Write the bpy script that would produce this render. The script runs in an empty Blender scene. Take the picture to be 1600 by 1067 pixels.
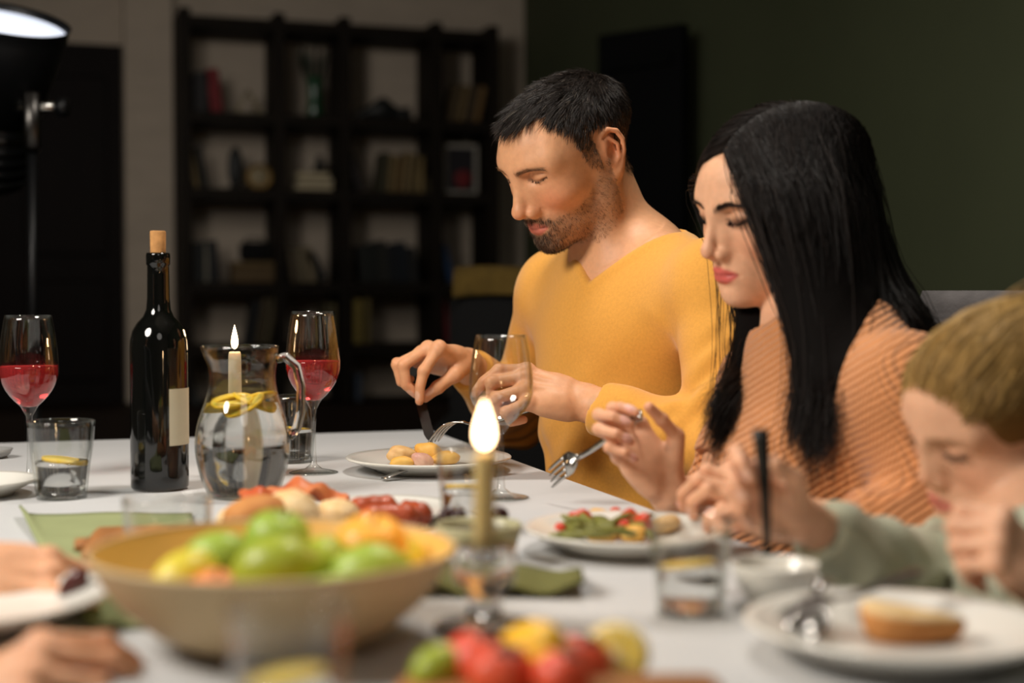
import bpy, math, random
import numpy as np
from mathutils import Vector, Matrix, Euler

random.seed(7)
rng = np.random.default_rng(7)
SC = bpy.context.scene
COL = SC.collection

# ------------------------------------------------------------------ camera
F_PX = 2222.0
YAW, PITCH = math.radians(17.9), math.radians(1.895)
TZ = 0.75                       # table top
CAM = np.array([0.0, 0.0, 1.0])
Rv = np.array([math.cos(YAW), -math.sin(YAW), 0.0])
Fv = np.array([math.sin(YAW) * math.cos(PITCH), math.cos(YAW) * math.cos(PITCH), -math.sin(PITCH)])
Uv = np.cross(Rv, Fv)

cam_data = bpy.data.cameras.new('camera')
cam = bpy.data.objects.new('camera', cam_data)
COL.objects.link(cam)
cam.matrix_world = Matrix(((Rv[0], Uv[0], -Fv[0], CAM[0]), (Rv[1], Uv[1], -Fv[1], CAM[1]),
                           (Rv[2], Uv[2], -Fv[2], CAM[2]), (0, 0, 0, 1)))
cam_data.sensor_width = 36.0
cam_data.lens = 36.0 * F_PX / 1600.0
cam_data.clip_start = 0.02
cam_data.dof.use_dof = True
cam_data.dof.focus_distance = 1.97
cam_data.dof.aperture_fstop = 2.2
SC.camera = cam

# ------------------------------------------------------------------ world, lights, exposure
world = bpy.data.worlds.new('world'); SC.world = world
world.use_nodes = True
world.node_tree.nodes['Background'].inputs[0].default_value = (0.9, 0.85, 0.8, 1)
world.node_tree.nodes['Background'].inputs[1].default_value = 0.008

def area(name, loc, target, size, power, color, shape='DISK', spread=180):
    l = bpy.data.lights.new(name, 'AREA'); l.shape = shape; l.size = size
    l.energy = power; l.color = color; l.spread = math.radians(spread)
    o = bpy.data.objects.new(name, l); COL.objects.link(o)
    o.location = loc
    o.rotation_euler = (Vector(target) - Vector(loc)).to_track_quat('-Z', 'Y').to_euler()
    return o
NEUT = (1.0, .93, .84)
area('table_key_light', (0.70, 1.75, 2.45), (0.5, 1.6, 0.8), 0.30, 17, NEUT)
area('left_soft_light', (-0.95, 1.15, 1.95), (0.75, 1.7, 1.05), 0.7, 36, NEUT)
area('front_soft_light', (0.10, -0.60, 2.30), (0.6, 1.8, 0.9), 0.9, 3.5, NEUT)
area('back_room_light', (0.10, 3.70, 2.15), (0.30, 6.8, 1.25), 0.6, 5.0, (1.0, .93, .84), spread=150)
SC.view_settings.view_transform = 'Standard'
SC.view_settings.look = 'None'
SC.view_settings.gamma = 1.0
SC.view_settings.use_curve_mapping = False
SC.view_settings.exposure = 0.0

# ------------------------------------------------------------------ placement helpers
def W(px, py, d):
    """world point seen at photo pixel (px,py) at distance d along the optical axis"""
    return CAM + d * (Fv + (px - 800.0) / F_PX * Rv - (py - 533.5) / F_PX * Uv)
def TP(px, py, z=TZ):
    """world point on the horizontal plane z that the pixel shows"""
    v = Fv + (px - 800.0) / F_PX * Rv - (py - 533.5) / F_PX * Uv
    return CAM + v * ((z - CAM[2]) / v[2])
def nrm(v):
    v = np.asarray(v, float); return v / np.linalg.norm(v)
IL = -Rv                                   # image left
TC = nrm([-Fv[0], -Fv[1], 0])              # towards the camera, level
UP = np.array([0, 0, 1.0])

# ------------------------------------------------------------------ object helpers
def tag(o, label, cat=None, group=None, kind=None):
    if label: o['label'] = label
    if cat: o['category'] = cat
    if group: o['group'] = group
    if kind: o['kind'] = kind
    return o
def empty(name, loc=(0, 0, 0), rz=0, rot=None):
    o = bpy.data.objects.new(name, None); COL.objects.link(o)
    o.location = loc; o.rotation_euler = rot if rot is not None else (0, 0, rz)
    o.empty_display_size = 0.05
    return o
def mk(name, verts, faces, mat, parent=None, smooth=True, loc=None, col=None):
    me = bpy.data.meshes.new(name)
    me.from_pydata([tuple(map(float, v)) for v in verts] if not isinstance(verts, np.ndarray) else verts.tolist(), [],
                   faces if not isinstance(faces, np.ndarray) else faces.tolist())
    if smooth: me.polygons.foreach_set('use_smooth', [True] * len(me.polygons))
    if col is not None:
        a = me.color_attributes.new('Col', 'FLOAT_COLOR', 'POINT')
        c = np.ones((len(verts), 4), np.float32); c[:, :3] = col
        a.data.foreach_set('color', c.ravel())
    me.update()
    o = bpy.data.objects.new(name, me); COL.objects.link(o)
    if mat is not None: me.materials.append(mat)
    if parent is not None: o.parent = parent
    if loc is not None: o.location = loc
    return o
class MB:
    """collects simple shapes into one mesh"""
    def __init__(s): s.v = []; s.f = []
    def add(s, v, f):
        n = len(s.v); s.v += [tuple(map(float, p)) for p in v]; s.f += [tuple(int(i) + n for i in q) for q in f]; return s
    def box(s, c, d, rz=0, ry=0, rx=0, bev=0.0):
        hx, hy, hz = d[0] / 2, d[1] / 2, d[2] / 2
        M = Euler((rx, ry, rz)).to_matrix()
        if bev <= 0:
            vs = [(x, y, z) for x in (-hx, hx) for y in (-hy, hy) for z in (-hz, hz)]
            fs = [(0, 1, 3, 2), (4, 6, 7, 5), (0, 4, 5, 1), (2, 3, 7, 6), (0, 2, 6, 4), (1, 5, 7, 3)]
        else:
            b = min(bev, hx * .98, hy * .98, hz * .98)
            vs = []; fs = []
            prof = []
            for zz, ins in ((-hz, b), (-hz + b, 0), (hz - b, 0), (hz, b)):
                x, y = hx - ins, hy - ins
                k = b * .7
                prof.append([(x, -y + k, zz), (x, y - k, zz), (x - k, y, zz), (-x + k, y, zz), (-x, y - k, zz), (-x, -y + k, zz), (-x + k, -y, zz), (x - k, -y, zz)])
            for r in prof: vs += r
            for i in range(3):
                for j in range(8): fs.append((i * 8 + j, i * 8 + (j + 1) % 8, (i + 1) * 8 + (j + 1) % 8, (i + 1) * 8 + j))
            fs.append(tuple(range(7, -1, -1))); fs.append(tuple(range(24, 32)))
        vs = [tuple(M @ Vector(p) + Vector(c)) for p in vs]
        return s.add(vs, fs)
    def lathe(s, prof, seg=40, c=(0, 0, 0), close=False, wob=None):
        n = len(prof); vs = []; fs = []
        for r, z in prof:
            for j in range(seg):
                a = 2 * math.pi * j / seg
                rr = r if wob is None else r * wob(a, z)
                vs.append((c[0] + rr * math.cos(a), c[1] + rr * math.sin(a), c[2] + z))
        for i in range(n - 1 + (1 if close else 0)):
            for j in range(seg):
                i2 = (i + 1) % n
                fs.append((i * seg + j, i * seg + (j + 1) % seg, i2 * seg + (j + 1) % seg, i2 * seg + j))
        return s.add(vs, fs)
    def tube(s, path, rad, seg=10, cap=True, flat=None):
        P = np.array(path, float); n = len(P)
        rad = np.broadcast_to(np.array(rad, float), (n,))
        T = np.gradient(P, axis=0); T /= np.linalg.norm(T, axis=1)[:, None] + 1e-12
        ref = np.array([0, 0, 1.0]) if abs(T[0][2]) < .9 else np.array([1.0, 0, 0])
        vs = []; fs = []; u = np.cross(T[0], ref); u /= np.linalg.norm(u)
        for i in range(n):
            u = u - T[i] * np.dot(u, T[i]); u /= np.linalg.norm(u); w = np.cross(T[i], u)
            for j in range(seg):
                a = 2 * math.pi * j / seg
                k = 1.0 if flat is None else flat
                vs.append(P[i] + rad[i] * (math.cos(a) * u + k * math.sin(a) * w))
        for i in range(n - 1):
            for j in range(seg):
                fs.append((i * seg + j, i * seg + (j + 1) % seg, (i + 1) * seg + (j + 1) % seg, (i + 1) * seg + j))
        if cap:
            fs.append(tuple(range(seg - 1, -1, -1))); fs.append(tuple((n - 1) * seg + j for j in range(seg)))
        return s.add(vs, fs)
    def blob(s, c, r, seg=20, rings=12, noise=0.0, rot=None, seed=0, pw=1.0):
        rs = np.random.default_rng(seed); ph = rs.uniform(0, 6.28, 6)
        vs = []; fs = []
        M = Euler(rot).to_matrix() if rot is not None else Matrix.Identity(3)
        for i in range(rings + 1):
            t = math.pi * i / rings
            for j in range(seg):
                a = 2 * math.pi * j / seg
                n = (math.sin(t), math.cos(t))
                d = (n[0] * math.cos(a), n[0] * math.sin(a), n[1])
                k = 1 + noise * (math.sin(3 * d[0] + ph[0] + 2 * d[2]) + math.sin(4 * d[1] + ph[1]) * .7 + math.sin(5 * d[2] + ph[2] + 2 * d[0]) * .6 + .4 * math.sin(9 * d[0] + ph[3] + 7 * d[1]))
                p = Vector([math.copysign(abs(d[q]) ** pw, d[q]) * r[q] * k for q in range(3)])
                vs.append(tuple(M @ p + Vector(c)))
        for i in range(rings):
            for j in range(seg):
                fs.append((i * seg + j, (i + 1) * seg + j, (i + 1) * seg + (j + 1) % seg, i * seg + (j + 1) % seg))
        return s.add(vs, fs)
    def build(s, name, mat, parent=None, smooth=True, loc=None):
        return mk(name, s.v, s.f, mat, parent, smooth, loc)
def autosmooth(o, ang=35):
    me = o.data
    try:
        me.set_sharp_from_angle(angle=math.radians(ang))
    except Exception:
        pass
    return o
def rot_to(o, zdir, xdir=None):
    q = Vector(zdir).to_track_quat('Z', 'Y'); o.rotation_euler = q.to_euler(); return o

# ------------------------------------------------------------------ materials
def lin(r, g, b):
    f = lambda c: (c / 255 / 12.92) if c / 255 <= .04045 else ((c / 255 + .055) / 1.055) ** 2.4
    return (f(r), f(g), f(b), 1.0)
def material(name, color, rough=.6, metal=0.0, spec=.5, var=0.0, vscale=20.0, bump=0.0, bscale=60.0, trans=0.0, ior=1.45,
             sss=0.0, sheen=0.0, coat=0.0, color2=None, attr=False, emis=None, estr=0.0, stretch=(1, 1, 1), sss_r=(1, .35, .2), detail=4.0):
    m = bpy.data.materials.new(name); m.use_nodes = True
    nt = m.node_tree; bs = nt.nodes['Principled BSDF']
    I = bs.inputs
    I['Base Color'].default_value = color; I['Roughness'].default_value = rough; I['Metallic'].default_value = metal
    I['Specular IOR Level'].default_value = spec; I['IOR'].default_value = ior; I['Transmission Weight'].default_value = trans
    I['Subsurface Weight'].default_value = sss; I['Sheen Weight'].default_value = sheen; I['Coat Weight'].default_value = coat
    if sss:
        I['Subsurface Radius'].default_value = sss_r; I['Subsurface Scale'].default_value = .006
    if emis: I['Emission Color'].default_value = emis; I['Emission Strength'].default_value = estr
    tc = nt.nodes.new('ShaderNodeTexCoord'); mp = nt.nodes.new('ShaderNodeMapping')
    mp.inputs['Scale'].default_value = stretch
    nt.links.new(tc.outputs['Object'], mp.inputs['Vector'])
    src = None
    if attr:
        at = nt.nodes.new('ShaderNodeAttribute'); at.attribute_name = 'Col'; src = at.outputs['Color']
    if var > 0 or color2 is not None:
        no = nt.nodes.new('ShaderNodeTexNoise'); no.inputs['Scale'].default_value = vscale; no.inputs['Detail'].default_value = detail
        nt.links.new(mp.outputs['Vector'], no.inputs['Vector'])
        rp = nt.nodes.new('ShaderNodeMapRange'); rp.inputs[1].default_value = .3; rp.inputs[2].default_value = .7
        nt.links.new(no.outputs['Fac'], rp.inputs[0])
        mx = nt.nodes.new('ShaderNodeMix'); mx.data_type = 'RGBA'
        nt.links.new(rp.outputs[0], mx.inputs[0])
        if src is not None:
            hs = nt.nodes.new('ShaderNodeHueSaturation'); hs.inputs['Value'].default_value = 1 - var
            nt.links.new(src, hs.inputs['Color']); nt.links.new(src, mx.inputs[6]); nt.links.new(hs.outputs[0], mx.inputs[7])
        else:
            mx.inputs[6].default_value = color
            mx.inputs[7].default_value = color2 if color2 is not None else tuple(c * (1 - var) for c in color[:3]) + (1,)
        nt.links.new(mx.outputs[2], I['Base Color'])
    elif src is not None:
        nt.links.new(src, I['Base Color'])
    if bump > 0:
        n2 = nt.nodes.new('ShaderNodeTexNoise'); n2.inputs['Scale'].default_value = bscale; n2.inputs['Detail'].default_value = 3
        nt.links.new(mp.outputs['Vector'], n2.inputs['Vector'])
        bp = nt.nodes.new('ShaderNodeBump'); bp.inputs['Strength'].default_value = bump; bp.inputs['Distance'].default_value = .002
        nt.links.new(n2.outputs['Fac'], bp.inputs['Height']); nt.links.new(bp.outputs[0], I['Normal'])
    return m
def wave_bump(m, scale, strength, direction='X', dist=.003, distortion=0.5, vec_scale=(1, 1, 1), rot=(0, 0, 0)):
    """knit ribs: bands added under the material's normal"""
    nt = m.node_tree; bs = nt.nodes['Principled BSDF']
    tc = nt.nodes.new('ShaderNodeTexCoord'); mp = nt.nodes.new('ShaderNodeMapping')
    mp.inputs['Scale'].default_value = vec_scale; mp.inputs['Rotation'].default_value = rot
    nt.links.new(tc.outputs['Object'], mp.inputs['Vector'])
    w = nt.nodes.new('ShaderNodeTexWave'); w.bands_direction = direction; w.inputs['Scale'].default_value = scale
    w.inputs['Distortion'].default_value = distortion; w.inputs['Detail'].default_value = 1
    nt.links.new(mp.outputs['Vector'], w.inputs['Vector'])
    bp = nt.nodes.new('ShaderNodeBump'); bp.inputs['Strength'].default_value = strength; bp.inputs['Distance'].default_value = dist
    nt.links.new(w.outputs['Fac'], bp.inputs['Height'])
    old = bs.inputs['Normal'].links
    if old: nt.links.new(old[0].from_socket, bp.inputs['Normal'])
    nt.links.new(bp.outputs[0], bs.inputs['Normal'])
    return m

# ------------------------------------------------------------------ distance fields -> one continuous surface
def s_ell(c, r, R=None):
    c = np.array(c, np.float32); r = np.array(r, np.float32)
    R = None if R is None else np.array(R, np.float32)
    def f(P):
        q = P - c
        if R is not None: q = q @ R
        k0 = np.sqrt((q / r) .__pow__(2).sum(1)); k1 = np.sqrt((q / (r * r)).__pow__(2).sum(1)) + 1e-9
        return k0 * (k0 - 1.0) / k1
    return f
def s_cap(a, b, ra, rb=None):
    a = np.array(a, np.float32); b = np.array(b, np.float32); rb = ra if rb is None else rb
    ab = b - a; L = float(ab @ ab) + 1e-12
    def f(P):
        q = P - a; t = np.clip(q @ ab / L, 0, 1)
        return np.sqrt(((q - t[:, None] * ab) ** 2).sum(1)) - (ra + (rb - ra) * t)
    return f
def s_chain(pts, rad, k=0.0):
    fs = [s_cap(pts[i], pts[i + 1], rad[i], rad[i + 1]) for i in range(len(pts) - 1)]
    def f(P):
        d = fs[0](P)
        for g in fs[1:]: d = smin(d, g(P), k) if k > 0 else np.minimum(d, g(P))
        return d
    return f
def smin(a, b, k):
    h = np.maximum(k - np.abs(a - b), 0) / k
    return np.minimum(a, b) - h * h * k * .25
def smax(a, b, k): return -smin(-a, -b, k)
def bound(f, c, R, m=.03):
    """evaluate f only near a sphere; farther out a distance bound is enough"""
    c = np.array(c, np.float32)
    def g(P):
        d = np.sqrt(((P - c) ** 2).sum(1)) - R
        k = d < m
        if k.all(): return f(P)
        if k.any(): d[k] = f(P[k])
        return d
    return g
class SDF:
    """ordered list of blends"""
    def __init__(s): s.ops = []
    def u(s, f, k=.01): s.ops.append((0, f, k)); return s
    def sub(s, f, k=.01): s.ops.append((1, f, k)); return s
    def cut(s, f, k=.002): s.ops.append((2, f, k)); return s
    def __call__(s, P):
        d = None
        for t, f, k in s.ops:
            e = f(P)
            if d is None: d = e
            elif t == 0: d = smin(d, e, k)
            elif t == 1: d = smax(d, -e, k)
            else: d = smax(d, e, k)
        return d
def surface(f, lo, hi, h, blk=8, lip=1.5):
    """surface nets over the box lo..hi with cell size h"""
    lo = np.array(lo, float); hi = np.array(hi, float)
    nb = np.ceil((hi - lo) / (h * blk)).astype(int); N = nb * blk
    B = np.stack(np.meshgrid(*[np.arange(n) for n in nb], indexing='ij'), -1).reshape(-1, 3)
    cen = (lo + (B + .5) * blk * h).astype(np.float32)
    dc = f(cen)
    act = np.abs(dc) < blk * h * .87 * lip + h
    D = np.repeat(np.repeat(np.repeat(np.where(dc < 0, -1, 1).astype(np.float32).reshape(nb), blk, 0), blk, 1), blk, 2)
    A = B[act]
    loc = np.stack(np.meshgrid(*[np.arange(blk)] * 3, indexing='ij'), -1).reshape(-1, 3)
    for s in range(0, len(A), 400):
        idx = (A[s:s + 400, None, :] * blk + loc[None]).reshape(-1, 3)
        D[idx[:, 0], idx[:, 1], idx[:, 2]] = f((lo + idx * h).astype(np.float32))
    S = D < 0
    n = N - 1
    cnt = np.zeros(n, np.int8)
    for dx in (0, 1):
        for dy in (0, 1):
            for dz in (0, 1): cnt += S[dx:dx + n[0], dy:dy + n[1], dz:dz + n[2]]
    ci = np.argwhere((cnt > 0) & (cnt < 8))
    vid = np.full(n, -1, np.int64); vid[ci[:, 0], ci[:, 1], ci[:, 2]] = np.arange(len(ci))
    acc = np.zeros((len(ci), 3)); num = np.zeros(len(ci))
    corners = [(x, y, z) for x in (0, 1) for y in (0, 1) for z in (0, 1)]
    for a in corners:
        for ax in range(3):
            if a[ax]: continue
            b = list(a); b[ax] = 1
            va = D[ci[:, 0] + a[0], ci[:, 1] + a[1], ci[:, 2] + a[2]]; vb = D[ci[:, 0] + b[0], ci[:, 1] + b[1], ci[:, 2] + b[2]]
            m = (va < 0) != (vb < 0)
            t = np.where(m, va / np.where(m, va - vb, 1), 0)
            p = np.tile(np.array(a, float), (len(ci), 1)); p[:, ax] = t
            acc[m] += p[m]; num[m] += 1
    V = lo + (ci + acc / num[:, None]) * h
    Fs = []
    for ax in range(3):
        o1, o2 = [(1, 2), (2, 0), (0, 1)][ax]
        sl = [slice(1, n[0]), slice(1, n[1]), slice(1, n[2])]; sl[ax] = slice(0, n[ax])
        s0 = S[tuple(sl)]
        sh = list(sl); sh[ax] = slice(1, n[ax] + 1); s1 = S[tuple(sh)]
        e = np.argwhere(s0 != s1); off = np.array([1, 1, 1]); off[ax] = 0
        ee = e + off
        sg = s0[e[:, 0], e[:, 1], e[:, 2]]
        q = []
        for d1, d2 in ((0, 0), (-1, 0), (-1, -1), (0, -1)):
            c = ee.copy(); c[:, o1] += d1; c[:, o2] += d2
            q.append(vid[c[:, 0], c[:, 1], c[:, 2]])
        q = np.stack(q, 1)
        q[~sg] = q[~sg][:, ::-1]
        Fs.append(q[(q >= 0).all(1)])
    return V, np.concatenate(Fs)
def laplace(V, Fq, it=1, w=.5):
    e = np.concatenate([Fq[:, [0, 1]], Fq[:, [1, 2]], Fq[:, [2, 3]], Fq[:, [3, 0]]])
    for _ in range(it):
        s = np.zeros_like(V); c = np.zeros(len(V))
        np.add.at(s, e[:, 0], V[e[:, 1]]); np.add.at(c, e[:, 0], 1)
        np.add.at(s, e[:, 1], V[e[:, 0]]); np.add.at(c, e[:, 1], 1)
        V = V + w * (s / np.maximum(c, 1)[:, None] - V)
    return V
def grad(f, P, h=1e-3):
    P = P.astype(np.float32); g = np.zeros((len(P), 3))
    for i in range(3):
        d = np.zeros(3, np.float32); d[i] = h
        g[:, i] = f(P + d) - f(P - d)
    return g / (np.linalg.norm(g, axis=1)[:, None] + 1e-9)
def lathe_obj(name, prof, mat, parent=None, seg=48, loc=None, close=False, wob=None):
    return MB().lathe(prof, seg, close=close, wob=wob).build(name, mat, parent, True, loc)
def strands(name, paths, rads, mat, parent=None, sides=3, col=None):
    """paths: (n, k, 3), rads: (k,) or (n,k); thin tapered hairs in one mesh"""
    P = np.asarray(paths, float); n, k, _ = P.shape
    rad = np.broadcast_to(np.asarray(rads, float), (n, k))
    T = np.gradient(P, axis=1); T /= np.linalg.norm(T, axis=2, keepdims=True) + 1e-12
    r0 = rng.normal(size=(n, 1, 3))
    u = np.cross(T, r0); u /= np.linalg.norm(u, axis=2, keepdims=True) + 1e-12
    w = np.cross(T, u)
    ring = []
    for j in range(sides):
        a = 2 * math.pi * j / sides
        ring.append(P + rad[..., None] * (math.cos(a) * u + math.sin(a) * w))
    V = np.stack(ring, 2).reshape(-1, 3)
    base = (np.arange(n)[:, None, None] * k + np.arange(k - 1)[None, :, None]) * sides
    j = np.arange(sides)[None, None, :]; j2 = (j + 1) % sides
    Fq = np.stack([base + j, base + j2, base + sides + j2, base + sides + j], -1).reshape(-1, 4)
    me = bpy.data.meshes.new(name)
    me.vertices.add(len(V)); me.vertices.foreach_set('co', V.astype(np.float32).ravel())
    me.loops.add(Fq.size); me.loops.foreach_set('vertex_index', Fq.astype(np.int32).ravel())
    me.polygons.add(len(Fq)); me.polygons.foreach_set('loop_start', np.arange(0, Fq.size, 4, dtype=np.int32))
    me.polygons.foreach_set('use_smooth', np.ones(len(Fq), bool))
    if col is not None:
        a = me.color_attributes.new('Col', 'FLOAT_COLOR', 'POINT')
        c = np.ones((n, k * sides, 4), np.float32); c[:, :, :3] = np.asarray(col)[:, None, :]
        a.data.foreach_set('color', c.ravel())
    me.update(calc_edges=True)
    o = bpy.data.objects.new(name, me); COL.objects.link(o); me.materials.append(mat)
    if parent is not None: o.parent = parent
    return o
def mkq(name, V, Fq, mat, parent=None, col=None, smooth=True):
    me = bpy.data.meshes.new(name)
    me.vertices.add(len(V)); me.vertices.foreach_set('co', np.asarray(V, np.float32).ravel())
    me.loops.add(Fq.size); me.loops.foreach_set('vertex_index', Fq.astype(np.int32).ravel())
    me.polygons.add(len(Fq)); me.polygons.foreach_set('loop_start', np.arange(0, Fq.size, 4, dtype=np.int32))
    me.polygons.foreach_set('use_smooth', np.full(len(Fq), smooth))
    if col is not None:
        a = me.color_attributes.new('Col', 'FLOAT_COLOR', 'POINT')
        c = np.ones((len(V), 4), np.float32); c[:, :3] = col
        a.data.foreach_set('color', c.ravel())
    me.update(calc_edges=True)
    o = bpy.data.objects.new(name, me); COL.objects.link(o); me.materials.append(mat)
    if parent is not None: o.parent = parent
    return o

# ================================================================== materials used across the scene
M = {}
M['wall_white'] = material('painted_brick', lin(190, 176, 160), .85, var=.12, vscale=6, bump=.25, bscale=18, stretch=(1, 1, 3))
M['wall_green'] = material('green_paint', lin(72, 78, 54), .8, var=.1, vscale=3)
M['wall_grey'] = material('grey_paint', lin(150, 140, 128), .9)
M['ceiling'] = material('ceiling_paint', lin(150, 142, 130), .9)
M['floor'] = material('dark_floor', lin(34, 27, 21), .6, spec=.12, var=.4, vscale=4, stretch=(1, 8, 1))
M['dark_door'] = material('dark_stained_door', lin(20, 13, 11), .6, spec=.12, var=.3, vscale=3, stretch=(8, 8, 1))
M['black_door'] = material('black_door_paint', lin(6, 7, 8), .6, spec=.12)
M['shelf_wood'] = material('dark_shelf_wood', lin(34, 28, 22), .6, spec=.12, var=.35, vscale=5, stretch=(3, 3, 1))
M['plinth'] = material('plinth_wood', lin(38, 28, 21), .6, spec=.12, var=.3, vscale=5)
M['black'] = material('black_metal', lin(10, 11, 13), .45, metal=.2)
M['black_fabric'] = material('black_fabric', lin(8, 8, 9), .95)
M['chrome'] = material('brushed_steel', lin(190, 188, 184), .22, metal=1.0)
M['dark_steel'] = material('dark_steel', lin(70, 68, 66), .3, metal=1.0)
M['grey_steel'] = material('grey_steel', lin(120, 117, 114), .3, metal=1.0)
M['lamp_face'] = material('lamp_diffuser', lin(230, 235, 245), .5, emis=(.80, .86, 1.0, 1), estr=1.0)
M['grey_fabric'] = material('grey_upholstery', lin(120, 116, 116), .95, var=.2, vscale=60, bump=.3, bscale=300)
M['mustard'] = material('mustard_fabric', lin(104, 82, 30), .95, var=.3, vscale=40)

def on_y(px, py, Y):
    v = Fv + (px - 800.0) / F_PX * Rv - (py - 533.5) / F_PX * Uv
    return CAM + v * ((Y - CAM[1]) / v[1])
YB = 6.80; XR = 2.26; XL = -2.6; ZC = 2.95; YN = -1.6
# ------------------------------------------------------------------ shell
def slab(name, c, d, mat, kind='structure', parent=None, bev=0):
    o = MB().box((0, 0, 0), d, bev=bev).build(name, mat, parent, False, c)
    if kind: o['kind'] = kind
    return o
slab('floor', ((XL + XR) / 2, (YB + YN) / 2, -.05), (XR - XL + .4, YB - YN + .4, .1), M['floor'])
slab('ceiling', ((XL + XR) / 2, (YB + YN) / 2, ZC + .05), (XR - XL + .4, YB - YN + .4, .1), M['ceiling'])
slab('wall_back', ((XL + XR) / 2, YB + .1, ZC / 2), (XR - XL + .4, .2, ZC), M['wall_white'])
slab('wall_right', (XR + .1, (YB + YN) / 2, ZC / 2), (.2, YB - YN, ZC), M['wall_green'])
slab('wall_left', (XL - .1, (YB + YN) / 2, ZC / 2), (.2, YB - YN, ZC), M['wall_grey'])
slab('wall_front', ((XL + XR) / 2, YN - .1, ZC / 2), (XR - XL + .4, .2, ZC), M['wall_grey'])
zp = on_y(200, 640, 6.25)[2]
slab('trim_1', ((XL + XR) / 2, 6.5, zp / 2), (XR - XL, .6, zp), M['plinth'], bev=.01)
# pier beside the door, a hand deep
a0 = on_y(196, 300, 6.66)[0]; a1 = on_y(271, 300, 6.66)[0]
slab('trim_2', ((a0 + a1) / 2, 6.73, (zp + ZC) / 2), (a1 - a0, .14, ZC - zp), M['wall_white'])
b0 = on_y(783, 300, 6.7)[0]
# dark door
dz = on_y(150, 70, 6.78)[2]; dx1 = on_y(192, 300, 6.78)[0]
door = empty('door_1', (dx1 - .5, 6.78, zp)); door['kind'] = 'structure'
slab('door_panel', (0, 0, (dz - zp) / 2), (1.0, .04, dz - zp), M['dark_door'], None, door)
for sx in (-.25, .25):
    for zz, hh in ((.27, .4), (.27 + .62, .62)):
        slab('raised_panel', (sx, -.025, (dz - zp) * (.2 if hh < .5 else .66)), (.36, .02, (dz - zp) * (.28 if hh < .5 else .5)), M['dark_door'], None, door, bev=.008)
# open door leaf before the green wall
hd = 5.1
Hh = W(1070, 460, hd); dd = np.array([-.527, .85, 0]); wl = .375
ztop = W(1070, 40, hd)[2]
dl = empty('door_2', (Hh[0] + dd[0] * wl / 2, Hh[1] + dd[1] * wl / 2, 0), math.atan2(dd[1], dd[0])); dl['kind'] = 'structure'
slab('door_leaf', (0, 0, ztop / 2 + .01), (wl, .045, ztop - .02), M['black_door'], None, dl, bev=.004)
MB().box((0, 0, 0), (.02, .02, .12), bev=.004).build('handle', M['dark_steel'], dl, False, (wl / 2 - .06, .04, 1.0))
MB().box((0, 0, 0), (wl - .08, .02, .04), bev=.004).build('top_rail', M['black_door'], dl, False, (0, .03, ztop - .12))

# ------------------------------------------------------------------ bookcase
YF, DEP, TH = 6.40, .30, .05
ysh = [22, 172, 292, 441, 540, 650]
zs = [on_y(300, y, YF)[2] for y in ysh]
edges = [300, 447, 549, 692, 780]           # right edge of every upright, in the front plane
xs = [on_y(e, 300, YF)[0] for e in edges]
case = tag(empty('bookcase', (0, YF, 0)), 'dark wooden open bookcase of uneven cells against the pale back wall', 'bookcase')
zbot, ztp = zp, zs[0] + .03
for i, x in enumerate(xs):
    MB().box((0, 0, 0), (TH, DEP, ztp - zbot), bev=.004).build('side_panel' if i in (0, 4) else 'divider', M['shelf_wood'], case, False, (x - TH / 2, DEP / 2, (ztp + zbot) / 2))
for i, z in enumerate(zs):
    MB().box((0, 0, 0), (xs[-1] - xs[0], DEP - .01, TH), bev=.004).build('shelf', M['shelf_wood'], case, False, ((xs[0] + xs[-1]) / 2, DEP / 2, z - TH / 2))

BOOKM = {}
def bookmat(rgb):
    if rgb not in BOOKM: BOOKM[rgb] = material('book_cover_%d_%d_%d' % rgb, lin(*rgb), .7, var=.2, vscale=30)
    return BOOKM[rgb]
M['paper'] = material('book_pages', lin(190, 178, 150), .9)
def book(px0, px1, ptop, row, rgb, lean=0, label='', group='books in the bookcase', dep=.15):
    """upright book between two photo columns on a shelf; lean in degrees"""
    z0 = zs[row]; y = YF + .05
    p0 = on_y(px0, ysh[row], y); p1 = on_y(px1, ysh[row], y)
    th = p1[0] - p0[0]; h = max(.1, on_y(px0, ptop, y)[2] - z0)
    b = tag(empty('book', ((p0[0] + p1[0]) / 2, y + dep / 2, z0 + .001)), label, 'book', group)
    b.rotation_euler = (0, math.radians(lean), 0)
    if lean: b.location.z += abs(math.sin(math.radians(lean))) * th / 2
    MB().box((-th / 2 + .0015, 0, h / 2), (.003, dep, h)).build('cover', bookmat(rgb), b, False)
    MB().box((th / 2 - .0015, 0, h / 2), (.003, dep, h)).build('cover', bookmat(rgb), b, False)
    MB().box((0, -dep / 2 + .0015, h / 2), (th, .003, h)).build('spine', bookmat(rgb), b, False)
    MB().box((0, .002, h / 2), (th - .006, dep - .01, h - .008)).build('pages', M['paper'], b, False)
    return b
book(303, 326, 112, 1, (34, 32, 34), 0, 'black book beside the red book in the upper left cell')
book(329, 350, 108, 1, (120, 28, 34), -7, 'red book leaning beside a black book in the upper left cell')
for i in range(4):
    book(700 + i * 13, 711 + i * 13, 132 + i, 1, [(90, 74, 50), (120, 100, 66), (84, 70, 52), (126, 98, 60)][i], 12,
         ['first', 'second', 'third', 'rightmost'][i] + ' of four brown books leaning right in the upper right cell')
book(303, 313, 232, 2, (110, 92, 56), -10, 'tan book leaning at the left end of the second shelf')
book(316, 326, 228, 2, (30, 30, 28), -10, 'black book leaning against the tan one on the second shelf')
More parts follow.
